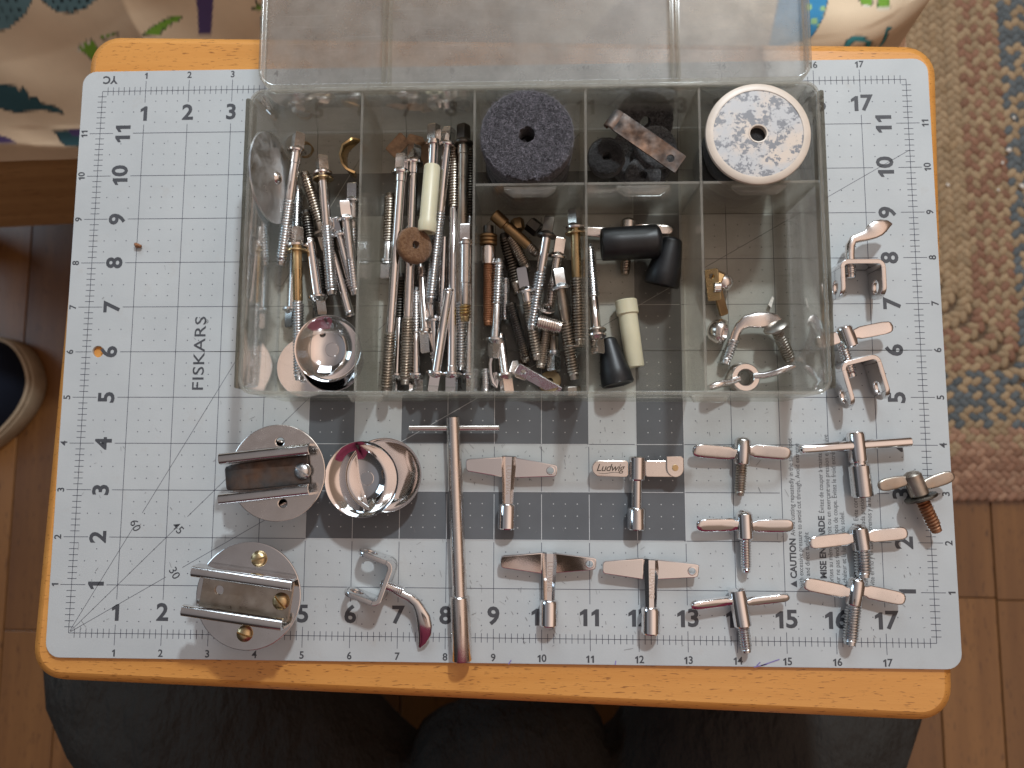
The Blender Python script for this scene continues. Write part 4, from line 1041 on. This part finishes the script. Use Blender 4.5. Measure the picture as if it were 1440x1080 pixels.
wing_screw((1280, 663), (1294, 697), (1318, 748), (1235, 684), (1341, 668), 8.5, 'darkened wing screw with rusty thread and dark washer at the mat edge', AGED, RUSTY, hr=4.6, tr=3.3, wh=3.3, wt=1.1, washer=IRON, dz=(1, 1), pitch=1.7, rect=False)
# wing bolt under the rubber tip
wing_screw((884, 307), (882, 345), (879, 386), (818, 325), (946, 324), 6.6, 'nickel wing bolt with flat wings under the black rubber tip', NICKEL, AGED, hr=4.4, tr=2.8, wh=2.9)

# ---- last compartment
c = P(1047, 531, 7); t_ = thing('wing_nut', 'nickel wing nut with two curved wings lying open side up in the box', 'wing nut', (c.x, c.y, 2))
M = axis(c, c + Vector((.02, -.05, 1))); g = G(); g.ring([(-4.6, 4.2), (-4.6, 8.4), (-3.5, 8.6), (2.0, 7.4), (2.4, 7.0), (2.4, 4.6), (2.0, 4.2)], M, 40); obj('hub', g, NICKEL, t_)
for pts in ([(1038, 533, 7), (1025, 538, 8), (1013, 540, 9.5), (1003, 543, 10.5), (996, 545, 11)], [(1060, 529, 7), (1075, 528, 8), (1090, 524, 9.5), (1106, 518, 11), (1117, 515, 11.5)]):
    g = G(); g.sweep([P(*p) for p in pts], [1.9, 1.8, 1.9, 2.0, 1.2], [3.0, 3.3, 3.9, 4.1, 2.4], seg=14, power=3); obj('wing', g, NICKEL, t_, 60)
t_ = thing('thumb_screw', 'nickel thumb screw with leaf shaped handle lying above the wing nut in the box', 'thumb screw', P(1060, 470, 2.2))
A, B = P(1032, 477, 6.5), P(1019, 512, 5.2); M = axis(A, B); g = G(); g.helix(0, (B - A).length, 3.0, 2.4, 1.5, M, 16); obj('thread', g, STEEL, t_, 50)
pts = [P(1031, 481, 6.5), P(1035, 468, 7.5), P(1040, 459, 9), P(1050, 452, 10.5), P(1064, 450, 11), P(1080, 450, 11), P(1092, 451, 10.6), P(1101, 454, 10)]
g = G(); g.sweep(pts, [2.3, 2.3, 2.5, 3.4, 4.2, 4.4, 3.6, 1.0], [2.3, 2.2, 1.7, 1.2, 1.0, .9, .8, .5], seg=16, power=2.6); obj('leaf_handle', g, NICKEL, t_, 60)
t_ = thing('flanged_screw', 'dark screw with mushroom flange resting against the leaf handle in the box', 'screw', P(1095, 480, 2.2))
A, B = P(1090, 458, 14), P(1112, 508, 5.2); M = axis(A, B); L = (B - A).length
g = G(); g.lathe([(-1.5, 0), (-1.2, 3.2), (0, 6.0), (.7, 6.5), (1.5, 6.3), (2.0, 3.8), (3.6, 3.2)], M, 32); obj('flange', g, AGED, t_)
g = G(); g.helix(3.2, L, 3.2, 2.55, 1.5, M, 16); obj('thread', g, AGED, t_, 50)
c = P(1016, 396, 7.5); t_ = thing('acorn_nut', 'gold toned acorn nut beside the divider in the last compartment', 'nut', (c.x, c.y, 2)); M = axis(c + Vector((-6, 2.5, 0)), c + Vector((6, -3, .8)))
g = G(); g.lathe([(0, 3), (0, 4.6), (.4, 5.0), (5.5, 5.0), (6, 4.6)], M, 6); obj('hex_base', g, GOLD, t_, 20)
g = G(); g.lathe([(6, 4.5), (8, 4.5), (10, 3.9), (11.5, 2.6), (12.2, 0)], M, 24); obj('dome', g, NICKEL, t_)
t_ = thing('clamp_piece', 'small brassy hinged clamp piece standing by the divider of the last compartment', 'clamp', P(1008, 415, 2.2))
g = G(); g.plate(rrect(0, -3.5, 17, 3.5, 1, 3), [circle(4, 0, 1.4, 14)], 1.8, .3, axis(P(1000, 378, 14), P(1006, 428, 8), .5)); obj('arm', g, BRASS, t_)
g = G(); g.plate(rrect(0, -2.5, 14, 2.5, 1, 3), (), 1.8, .3, axis(P(1009, 408, 9), P(1017, 438, 6), -.3)); obj('arm', g, DARKBRASS, t_)
g = G(); g.lathe([(0, 2.6), (.4, 3.0), (3.4, 3.0), (3.8, 2.6)], axis(P(1003, 404, 12), P(1010, 404, 12)), 20); obj('pivot_pin', g, NICKEL, t_)
c = P(1011, 466, 9); t_ = thing('ball_knob', 'rounded nickel knob half hidden behind the divider in the last compartment', 'knob', (c.x, c.y, 2))
g = G(); g.lathe([(-6, 0), (-5.6, 3), (-3.5, 5.6), (0, 6.8), (2.2, 6.6), (3.2, 6.0), (3.4, 4.2), (1.8, 3.6), (1.6, 0)], axis(c, c + Vector((1, -.35, .55))), 32); obj('knob', g, NICKEL, t_)
c = P(1082, 432, 2.6); g = G(); g.plate([(0, -1.0), (5.5, -.6), (6.2, .6), (1, 1.1)], (), .5, .1, axis(c, c + Vector((.35, .9, 0)))); obj('chip', g, PALE, top=('pale sliver of debris on the floor of the last compartment', 'chip'), loc=c)

# ================================================================ HARDWARE ON THE MAT
# ---- two round bases with rails
def rail_base(cpx, R, ang, ztop, label, variant):
    c = P(*cpx, ztop); t_ = thing('rail_mount', label, 'rail mount', (c.x, c.y, 0.3))
    T = Matrix.Translation(c) @ Matrix.Rotation(radians(ang), 4, 'Z')
    holes = [circle(2.5, 15.8 if variant == 'A' else 19.0, 2.2, 20), circle(1.5, -15.8 if variant == 'A' else -18.5, 2.2, 20)]
    g = G(); g.plate(circle(0, 0, R, 72), holes, 1.4, .4, T, -.7); obj('round_plate', g, NICKEL if variant == 'A' else CHROME2, t_)
    g = G(); g.ring([(0.3 - ztop, 8.5), (0.3 - ztop, 12.5), (-12, 10.5), (-3, 17), (-1.5, 17), (-3, 14), (-12, 8.5)], axis(c, c + Vector((0, 0, 1))), 40); obj('pedestal', g, CHROME2, t_)
    # U channel with inturned lips
    wy = 13.0 if variant == 'A' else 12.6; hh = 8.0; lip = 4.6; th = 1.1; x0, x1 = (-26.5, 19.5) if variant == 'A' else (-27.5, 23.5)
    for sgn in (1, -1):
        prof = [(wy, .05), (wy, hh - .9), (wy - .5, hh + .1), (wy - 1.6, hh + .8), (wy - 3.0, hh + 1.0), (wy - 4.4, hh + .7), (wy - 5.4, hh - .2), (wy - 5.8, hh - 1.6), (wy - 5.2, hh - 1.8), (wy - 4.6, hh - .7), (wy - 3.0, hh - .2), (wy - th, hh - 1.4), (wy - th, .05)]
        g = G(); n = len(prof)
        for x in (x0, x1): g.v += [T @ Vector((x - (1.6 if sgn < 0 else 0), y * sgn, z)) for y, z in prof]
        g.f += [(i, (i + 1) % n, n + (i + 1) % n, n + i) for i in range(n)] + [tuple(range(n))[::-1], tuple(n + i for i in range(n))]
        obj('rail', g, CHROME2, t_, 48)
    if variant == 'A':
        g = G(); g.sweep([T @ Vector(p) for p in ((17, 0, 1.9), (8, 0, 2.0), (-6, 0, 2.5), (-16, 0, 3.0), (-22.5, 0, 3.2), (-25.4, 0, 2.0), (-26.6, 0, .2))], [7.4, 7.4, 7.3, 7.1, 6.6, 6.0, 5.2], [.5] * 7, seg=14, power=7); obj('leaf_spring', g, SPRING, t_, 60)
        screws = [((14, -.6, 2.4), 4.4)]
    else:
        g = G(); g.plate(rrect(-24, -10.3, 22.5, 10.3, 1.5, 3), [circle(-15, 1.0, 2.3, 20)], .8, .15, T, .55); obj('channel_floor', g, DARKFLOOR, t_)
        screws = [((17.5, 0, .95), 4.4), ((2.5, 19, .02), 4.2), ((1.5, -18.5, .02), 4.2)]
    for (x, y, z), r in screws:
        Ms = T @ Matrix.Translation((x, y, z)) @ Matrix.Rotation(radians(-90), 4, 'Y')
        sc = thing('x', '', '', (0, 0, 0)); bpy.data.objects.remove(sc)
        g = G(); sl = radians(-40 + 65 * (y > 1) + 30 * (y < -1))
        # slotted dome: two halves with a slot between
        for s2 in (1, -1):
            vs, fs = [], []
            for i in range(7):
                el = i / 6 * pi / 2; rr = r * cos(el); zz = r * .62 * sin(el)
                for k in range(13):
                    a = pi * k / 12; u, w_ = rr * cos(a), max(rr * sin(a), 0) 
                    w_ = max(.42, w_); vs.append(((u * cos(sl) - s2 * w_ * sin(sl)), (u * sin(sl) + s2 * w_ * cos(sl)), zz))
            for i in range(6):
                for k in range(12): fs.append((i * 13 + k, i * 13 + k + 1, i * 13 + 14 + k, i * 13 + 13 + k))
                fs.append((i * 13, i * 13 + 13, i * 13 + 25, i * 13 + 12))
            g.add(vs, fs, T @ Matrix.Translation((x, y, z)))
        g.lathe([(-.02, 0), (-.02, r * .97), (.9, r * .9), (.9, 0)], T @ Matrix.Translation((x, y, z)) @ Matrix.Rotation(radians(-90), 4, 'Y'), 28)
        obj('slotted_screw', g, BRASS if variant == 'B' else STEEL, t_, 40)
    return t_
rail_base((390, 665), 25.0, 6.5, 19, 'round metal rail mount with brown leaf spring between its two rails', 'A')
rail_base((349, 838), 27.0, -7.5, 20, 'round metal rail mount with brass slotted screws and open channel', 'B')
# ---- mirrored cups on the mat
cup(P(540, 668, 13.5), (.22, .10, 1), 19.2, 9.5, 'chrome concave cup under another on the dark printed squares of the mat', CHROME, None)
cup(P(508, 674, 19.5), (-.10, -.02, 1), 19.3, 9.0, 'chrome concave cup mirroring the room, resting on another beside the rail mount', CHROME, None)

# ---- long T handle key
t_ = thing('t_handle_key', 'long nickel T handle key with cross bar lying over the mat edge', 'key', (209, 50, 0.4))
A, B = P(637, 586, 5.6), P(650, 929, 5.6); M = axis(A, B); L = (B - A).length; xs = (P(648, 838, 5.6) - A).length
g = G(); g.lathe([(0, 0), (0, 3.4), (.5, 3.9), (xs, 3.9)], M, 28); obj('shank', g, NICKEL, t_)
g = G(); g.ring([(xs + .05, 3.0), (xs + .05, 4.7), (xs + .7, 5.2), (L - .6, 5.2), (L, 4.8), (L, 2.8), (L - 8, 2.8)], M, 32); obj('socket', g, NICKEL, t_)
A, B = P(575, 602, 5.6), P(703, 601.5, 5.6); L = (B - A).length
g = G(); g.lathe([(0, 0), (0, 1.2), (.5, 1.75), (L - .5, 1.75), (L, 1.2), (L, 0)], axis(A, B), 18); obj('cross_bar', g, NICKEL, t_)
# ---- short T key
t_ = thing('t_key', 'short chrome T key with round cross bar at the mat edge', 'key', (420, 95, 0.4))
A, B, Cc = P(1202, 605, 6), P(1208, 650, 6), P(1213, 699, 6); M = axis(A, Cc); x1 = (B - A).length; L = (Cc - A).length
g = G(); g.lathe([(0, 0), (.2, 2.4), (1.2, 4.2), (2.4, 4.7), (x1 - 1, 4.7), (x1, 4.3), (x1 + .1, 3.9), (x1 + 1.2, 3.9)], M, 28); obj('hub', g, CHROME, t_)
g = G(); g.ring([(x1 + 1.2, 3.0), (x1 + 1.2, 4.6), (x1 + 1.9, 5.3), (L - .5, 5.4), (L, 5.0), (L, 2.9), (L - 8, 2.9)], M, 30); obj('socket', g, CHROME2, t_)
A, B = P(1124, 632, 7), P(1281, 621, 7); L = (B - A).length
g = G(); g.lathe([(0, 0), (0, 1.6), (.8, 2.5), (2, 2.75), (L - .5, 2.75), (L, 2.3), (L, 0)], axis(A, B), 20); obj('cross_bar', g, CHROME, t_)

# ---- drum keys with lettering
def drum_key(hub_top, sock_top, sock_end, wl, wr, label, z=5.4):
    A, B, E_ = P(*hub_top, z), P(*sock_top, z), P(*sock_end, z); M = axis(A, E_); x1 = (B - A).length; L = (E_ - A).length
    t_ = thing('drum_key', label, 'drum key', (A.x, A.y, 0.3), 'drum keys with raised letters')
    g = G(); pr = [(0, 0), (0, 3.6), (.5, 4.35), (x1 * .25, 4.1), (x1 * .6, 3.45), (x1, 3.1)]
    g.lathe(pr, M, 8, pi / 8); hub = obj('hub', g, CHROME, t_, 25)
    g = G(); g.ring([(x1 - .1, 2.2), (x1, 3.6), (x1 + .5, 4.4), (x1 + 1.6, 4.85), (L - .6, 4.85), (L, 4.4), (L, 2.6), (L - 7, 2.6)], M, 32); obj('socket', g, CHROME, t_)
    for w, right in ((wl, False), (wr, True)):
        o1, o2, i1, i2 = (P(*q_, z + .6) for q_ in w)       # outer top, outer bottom, inner top, inner bottom
        ol = [(p.x, p.y) for p in (i1, o1, o2, i2)] if right else [(p.x, p.y) for p in (o1, i1, i2, o2)]
        # round the outer corners
        pts = []
        out_c = (o1, o2)
        seq = [i1, o1, o2, i2]
        for p_, prv, nx in ((o1, i1, o2), (o2, o1, i2)):
            a_ = p_ + (prv - p_).normalized() * 1.6; b_ = p_ + (nx - p_).normalized() * 1.6
            pts += [(a_.x, a_.y), (((a_ + b_) / 2 * .5 + p_ * .5).x, ((a_ + b_) / 2 * .5 + p_ * .5).y), (b_.x, b_.y)]
        outl = [(i1.x, i1.y)] + pts + [(i2.x, i2.y)]
        hl = []
        if right:
            mid = (o1 + o2) / 2; ctr = mid + ((i1 + i2) / 2 - mid).normalized() * 3.5; hl = [circle(ctr.x, ctr.y, 1.75, 22)]
        Mw = Matrix.Translation((0, A.y - 4, z + .4)) @ Matrix.Rotation(radians(11), 4, 'X') @ Matrix.Translation((0, -(A.y - 4), -(z + .4)))
        g = G(); g.plate(outl, hl, 2.6, .45, Mw, z + .4); wg = obj('wing', g, CHROME, t_, 40)
        if right:
            g = G(); g.ring([(-1.45, 1.8), (-1.45, 2.35), (1.45, 2.35), (1.55, 2.1), (1.55, 1.8)], Mw @ axis(Vector((ctr.x, ctr.y, z + .4)), Vector((ctr.x, ctr.y, z + 5))), 22); obj('hole_rim', g, CHROME, wg)
    me = text_mesh('LUDWIG', 3.6, .08, 0, .22, 'CENTER', 1.12)
    # top flat of the fluted hub slopes down to the socket
    slope = atan2(4.2 * cos(pi / 8) - 3.1 * cos(pi / 8), x1)
    g = G(); g.mesh(me, M @ Matrix.Translation((x1 * .50, 0, 3.42 + .10)) @ Matrix.Rotation(slope * 1.0, 4, 'Y'))
    obj('raised_lettering', g, NICKEL, hub)
    return t_
def wings(dx, dy):
    l = [(x + dx, y + dy) for x, y in ((655, 645), (655, 662), (707, 642), (707, 671))]
    r = [(x + dx, y + dy) for x, y in ((784, 654), (783, 670), (722, 642), (724, 672))]
    return l, r
l, r = wings(0, 0); drum_key((716, 641), (712, 708), (713, 744), l, r, 'drum key with one wing tip under the long T handle key')
l, r = wings(50.5, 134); l = [(704, 781), (704, 798), (762, 776), (762, 807)]; r = [(839, 784), (838, 801), (778, 776), (781, 806)]
drum_key((773, 776), (772, 843), (772, 880), l, r, 'drum key whose left wing is pale, between the T handle key and another drum key')
l = [(847, 788), (847, 806), (904, 784), (905, 815)]; r = [(983, 793), (982, 812), (919, 785), (922, 815)]
drum_key((915, 785), (915, 853), (915, 891), l, r, 'drum key lying over printed twelve with dark reddish reflections')

# ---- folding key with script
t_ = thing('folding_drum_key', 'satin nickel drum key with script lettering on one wing and folded clip on the other', 'drum key', P(895, 680, .3))
z = 5.6
A, B, E_ = P(896, 642, z), P(896, 676, z), P(895, 745, z); M = axis(A, E_); x1 = (B - A).length; x2 = (P(896, 714, z) - A).length; L = (E_ - A).length
g = G(); g.lathe([(0, 0), (0, 3.8), (.6, 4.5), (x1 - .8, 4.5), (x1, 3.9), (x1 + .1, 2.8), (x2, 2.8)], M, 28); obj('hub', g, CHROME2, t_)
g = G(); g.ring([(x2 - .1, 2.2), (x2, 4.2), (x2 + .8, 4.75), (L - .5, 4.75), (L, 4.3), (L, 2.6), (L - 7, 2.6)], M, 28); obj('socket', g, CHROME2, t_)
zt = z + .9
a_, b_ = P(832, 658.5, zt), P(883, 659, zt); hw = 4.3
ol = [(a_.x + 4.2 - 4.2 * cos(t2), a_.y + hw * sin(t2)) for t2 in [radians(q_) for q_ in range(-80, 81, 16)]] + [(b_.x - 1, b_.y + hw), (b_.x, b_.y + hw - 1), (b_.x, b_.y - hw + 1), (b_.x - 1, b_.y - hw)]
g = G(); g.plate(ol, (), 2.6, .5, None, zt); wl_ = obj('wing', g, NICKEL, t_, 40)
pc = P(857, 658, zt); g = G(); g.mesh(text_mesh('Ludwig', 5.4, .03, .35, .06, 'CENTER', .92), Matrix.Translation((pc.x, pc.y, zt + 1.36)))
for s0 in (0,):
    pts = [Vector((pc.x - 6.2 + k, pc.y - 2.6 - .35 * sin(k * .55), zt + 1.36)) for k in range(0, 14)]
    g.sweep(pts, [.05 + .12 * sin(pi * k / 13) for k in range(14)], [.06] * 14, seg=6)
obj('script_lettering', g, IRON, wl_)
a_, b_ = P(907, 659, zt), P(950, 659, zt); g = G()
g.plate(rrect(a_.x, a_.y - hw, b_.x, a_.y + hw, 1.2, 3), (), 2.2, .4, None, zt - .2); obj('wing', g, NICKEL, t_, 40)
c0, c1 = P(937, 641.5, zt + 2), P(961, 641.5, zt + 2); w_ = c1.x - c0.x; r2 = w_ / 2; cy = P(948, 659, zt + 2).y
ol = [(c0.x, c0.y), (c0.x, cy)] + [(c0.x + r2 + r2 * cos(t2), cy + r2 * sin(t2)) for t2 in [radians(q_) for q_ in range(180, 361, 15)]] + [(c1.x, c0.y - 1.2), (c1.x - 1.2, c0.y)]
g = G(); g.plate(ol, (), 1.5, .35, None, zt + 1.75); cl = obj('fold_clip', g, NICKEL, t_, 40)
g = G(); g.lathe([(0, 0), (0, 1.7), (.35, 1.55), (.4, 0)], axis((c0.x + r2, cy + .4, zt + 2.52), (c0.x + r2, cy + .4, zt + 6)), 24); obj('rivet', g, BRASS, cl)

# ---- U brackets with thumb screws
def u_bracket(cpx, ang, label, wide=23.5, depth=20, H_=15.5, hr=3.7, rot_pts=None, kind='leaf', flip=1, hz=8, sc_off=0.0, m_=CHROME2):
    """local: back of the U along X at y=0, legs toward -Y"""
    c = P(*cpx, H_); o3 = Vector((c.x, c.y, 0.3)); t_ = thing('u_bracket', label, 'clamp', o3, 'U brackets with thumb screws')
    T = Matrix.Translation(o3) @ Matrix.Rotation(radians(ang), 4, 'Z'); th = 2.5; g = G()
    # bent strip: back with round corners
    cr = 4.5; path = [(-wide / 2, -cr - .01)] + [(-wide / 2 + cr - cr * cos(radians(q_)), -cr + cr * sin(radians(q_))) for q_ in range(10, 91, 16)] + [(wide / 2 - cr + cr * sin(radians(q_)), -cr + cr * cos(radians(q_))) for q_ in range(0, 91, 15)]
    inn = [(-wide / 2 + th, -cr - .01)] + [(-wide / 2 + cr - (cr - th) * cos(radians(q_)), -cr + (cr - th) * sin(radians(q_))) for q_ in range(10, 91, 16)] + [(wide / 2 - cr + (cr - th) * sin(radians(q_)), -cr + (cr - th) * cos(radians(q_))) for q_ in range(0, 91, 15)]
    g.plate(path + inn[::-1], (), H_, .35, T, H_ / 2)
    # legs: plates in the local YZ plane with round free ends and a hole
    r = H_ / 2
    ol = [(cr, 0), (cr, H_)] + [(depth - r * .7 + r * .7 * cos(radians(q_)), r + r * sin(radians(q_))) for q_ in range(90, -91, -15)]
    for xx in (-wide / 2 + th / 2, wide / 2 - th / 2):
        Ml = T @ Matrix(((0, 0, 1, xx), (-1, 0, 0, 0), (0, 1, 0, 0), (0, 0, 0, 1)))
        g.plate(ol, [circle(depth - r * .85, r, hr, 26)], th, .35, Ml)
    obj('bracket', g, m_, t_, 35)
    return t_, T
t_, T = u_bracket((1213, 364), 0, 'U bracket whose thumb screw has a pointed leaf handle, beside the clear box')
M = axis(T @ Vector((-3.2, 7, 7.5)), T @ Vector((-3.2, -8.5, 7.5))); sc = obj('screw_thread', G().helix(6, 15.5, 3.0, 2.45, 1.15, M, 16), CHROME2, t_, 50)
z0 = 7.8
pts = [T @ Vector((-3.2, -.5, z0)), T @ Vector((-3.2, 4, z0)), T @ Vector((-3.0, 9, z0 + .3)), T @ Vector((-1.5, 12.3, z0 + 1.0)), P(1219, 331, 10), P(1226, 326, 11), P(1234, 321, 11.5), P(1243, 317, 11.5), P(1249, 315, 11), P(1254, 315, 10.5)]
obj('leaf_handle', G().sweep(pts, [2.4, 2.4, 2.4, 2.4, 3.0, 4.2, 4.6, 3.6, 2.2, .5], [2.4, 2.4, 2.3, 2.0, 1.5, 1.1, 1.0, .9, .8, .4], seg=16, power=2.4), NICKEL, t_, 60)
t_, T = u_bracket((1208, 503), 14, 'U bracket with a wing screw handle, standing at the front corner of the box', wide=21, depth=24)
M = axis(T @ Vector((-3, 10, 7.8)), T @ Vector((-3, -9, 7.8))); obj('screw_thread', G().helix(0, 19, 3.1, 2.5, 1.5, M, 16), CHROME2, t_, 50)
A, B = P(1184, 458, 9), P(1196, 489, 9); M = axis(A, B); L = (B - A).length
obj('hub', G().lathe([(0, 0), (.2, 2.5), (1.2, 4.2), (2.2, 4.6), (L - .6, 4.6), (L, 4.0), (L, 2)], M, 28), CHROME, t_)
for tip_ in ((1255, 459), (1146, 483)):
    mid = A + (B - A) * .45; d = P(*tip_, 9.5) - mid; us = [.1, .22, .30, .5, .8, .92, .97, 1.0]
    obj('wing', G().sweep([mid + d * u for u in us], [2.2, 2.8, 3.4, 3.5, 3.5, 3.2, 2.5, 1.0], [1.8, 1.5, 1.2, 1.2, 1.2, 1.2, 1.1, .7], seg=16, power=4.5), CHROME, t_, 42)
t_, T = u_bracket((544, 824), -109, 'U bracket with a curved handle thumb screw lying over printed six and seven', wide=24, depth=21, H_=14.5)
M = axis(T @ Vector((1.5, 8, 7)), T @ Vector((1.5, -4.5, 7))); obj('screw_thread', G().helix(0, 12.5, 2.7, 2.2, 1.0, M, 16), CHROME, t_, 50)
pts = [T @ Vector((1.5, 2.5, 7)), P(566, 835, 7.2), P(577, 840, 7.3), P(586, 848, 7.4), P(591, 858, 7.6), P(595, 868, 7.4), P(597, 880, 6.6), P(597, 891, 5.2), P(594, 902, 3.4), P(590, 910, 2.2)]
obj('leaf_handle', G().sweep(pts, [2.4, 2.4, 2.4, 2.5, 3.0, 3.7, 4.0, 3.6, 2.4, .6], [2.4, 2.4, 2.3, 2.0, 1.7, 1.4, 1.2, 1.1, 1.0, .5], seg=16, power=2.4), CHROME2, t_, 60)

# ================================================================ PERSON at the near side of the table
def skinned(name, verts, edges, radii, m_, parent=None, sub=2, root=0):
    me = bpy.data.meshes.new(name); off = Vector((0, 0, 0)) if parent is None else parent.location
    me.from_pydata([Vector(v) * MM - off for v in verts], edges, [])
    o = bpy.data.objects.new(name, me); COL.objects.link(o)
    md = o.modifiers.new('s', 'SKIN'); md.use_smooth_shade = True
    for i, r in enumerate(radii):
        sv = me.skin_vertices[0].data[i]; rr = (r, r) if not isinstance(r, tuple) else r; sv.radius = (rr[0] * MM, rr[1] * MM); sv.use_root = (i == root)
    sb = o.modifiers.new('d', 'SUBSURF'); sb.levels = sub; sb.render_levels = sub
    me.materials.append(m_)
    if parent is not None: o.parent = parent
    return o
PX = 232
body_v = [(PX, -310, -250), (PX, -318, -120), (PX, -310, 40), (PX, -285, 190), (PX, -262, 275), (PX, -235, 325), (PX, -212, 400), (PX, -208, 470)]
body_e = [(i, i + 1) for i in range(7)]; body_r = [115, 100, 105, 100, 50, 56, 76, 48]
for s in (-1, 1):
    k = len(body_v)
    body_v += [(PX + s * 165, -290, 215), (PX + s * 235, -320, -30), (PX + s * 205, -262, -140), (PX + s * 200, -235, -150), (PX + s * 198, -212, -153)]
    body_r += [50, 40, 27, (34, 18), (32, 14)]; body_e += [(3, k), (k, k + 1), (k + 1, k + 2), (k + 2, k + 3), (k + 3, k + 4)]
    for q_, (dx, dl, dr) in enumerate(((-24, 34, 9), (-9, 42, 9.5), (7, 40, 9), (22, 30, 8))):
        n = len(body_v); body_v += [(PX + s * 198 + dx, -200, -155), (PX + s * 198 + dx, -200 + dl * .55, -155), (PX + s * 198 + dx, -200 + dl, -160)]; body_r += [dr, dr * .9, dr * .75]; body_e += [(k + 4, n), (n, n + 1), (n + 1, n + 2)]
    n = len(body_v); body_v += [(PX + s * 164, -226, -152), (PX + s * 150, -206, -156)]; body_r += [11, 9]; body_e += [(k + 3, n), (n, n + 1)]
    k = len(body_v)
    body_v += [(PX + s * 95, -300, -262), (PX + s * (370 if s < 0 else 285), -75, -255), (PX + s * 235, 10, -430), (PX + s * 232, 90, -466)]; body_r += [76, 50, 34, 22]; body_e += [(0, k), (k, k + 1), (k + 1, k + 2), (k + 2, k + 3)]
person = skinned('person', body_v, body_e, body_r, SKIN, None, 1)
person['label'] = 'seated person in dark grey trousers and maroon shirt at the near table edge'; person['category'] = 'person'
sv_ = [(PX, -312, -225), (PX, -318, -110), (PX, -310, 40), (PX, -285, 190), (PX, -268, 250)]; se = [(i, i + 1) for i in range(4)]; srd = [128, 124, 128, 118, 72]
for s in (-1, 1):
    k = len(sv_); sv_ += [(PX + s * 165, -290, 215), (PX + s * 215, -310, 70), (PX + s * 232, -318, -20)]; srd += [66, 60, 58]; se += [(3, k), (k, k + 1), (k + 1, k + 2)]
skinned('shirt', sv_, se, srd, SHIRT, person)
tv = [(PX, -290, -275), (PX, -200, -290), (PX - 10, -120, -310)]; te = [(0, 1), (1, 2)]; trd = [132, 124, 112]
for s in (-1, 1):
    k = len(tv); tv += [(PX + s * 90, -270, -275), (PX + s * (240 if s < 0 else 200), -155, -275), (PX + s * (370 if s < 0 else 285), -72, -268), (PX + s * (330 if s < 0 else 268), -35, -350), (PX + s * 238, 10, -440)]; trd += [118, 128, 98, 70, 54]; te += [(0, k), (k, k + 1), (k + 1, k + 2), (k + 2, k + 3), (k + 3, k + 4)]
skinned('trousers', tv, te, trd, TROUSER, person)
g = G(); Mh = Matrix.Translation((PX, -218, 430)) @ Matrix.Rotation(radians(-25), 4, 'X')
g.add([(v[0], v[1], v[2]) for v in lobe(16)[0]], lobe(16)[1], Mh @ Matrix.Diagonal((84, 96, 92, 1)))
hr_ = obj('hair', g, HAIR, None, 80); hr_.parent = person
stool = thing('stool', 'dark wooden stool under the seated person', 'stool', (PX, -390, FLOOR_Z))
g = G(); g.plate(rrect(PX - 180, -560, PX + 180, -230, 40, 6), (), 24, 5, None, -402); obj('seat', g, RAIL, stool)
for x in (-140, 140):
    for y in (-520, -270):
        g = G(); g.box((PX + x - 15, y - 15, FLOOR_Z + .2), (PX + x + 15, y + 15, -414.2)); obj('leg', g, RAIL, stool)
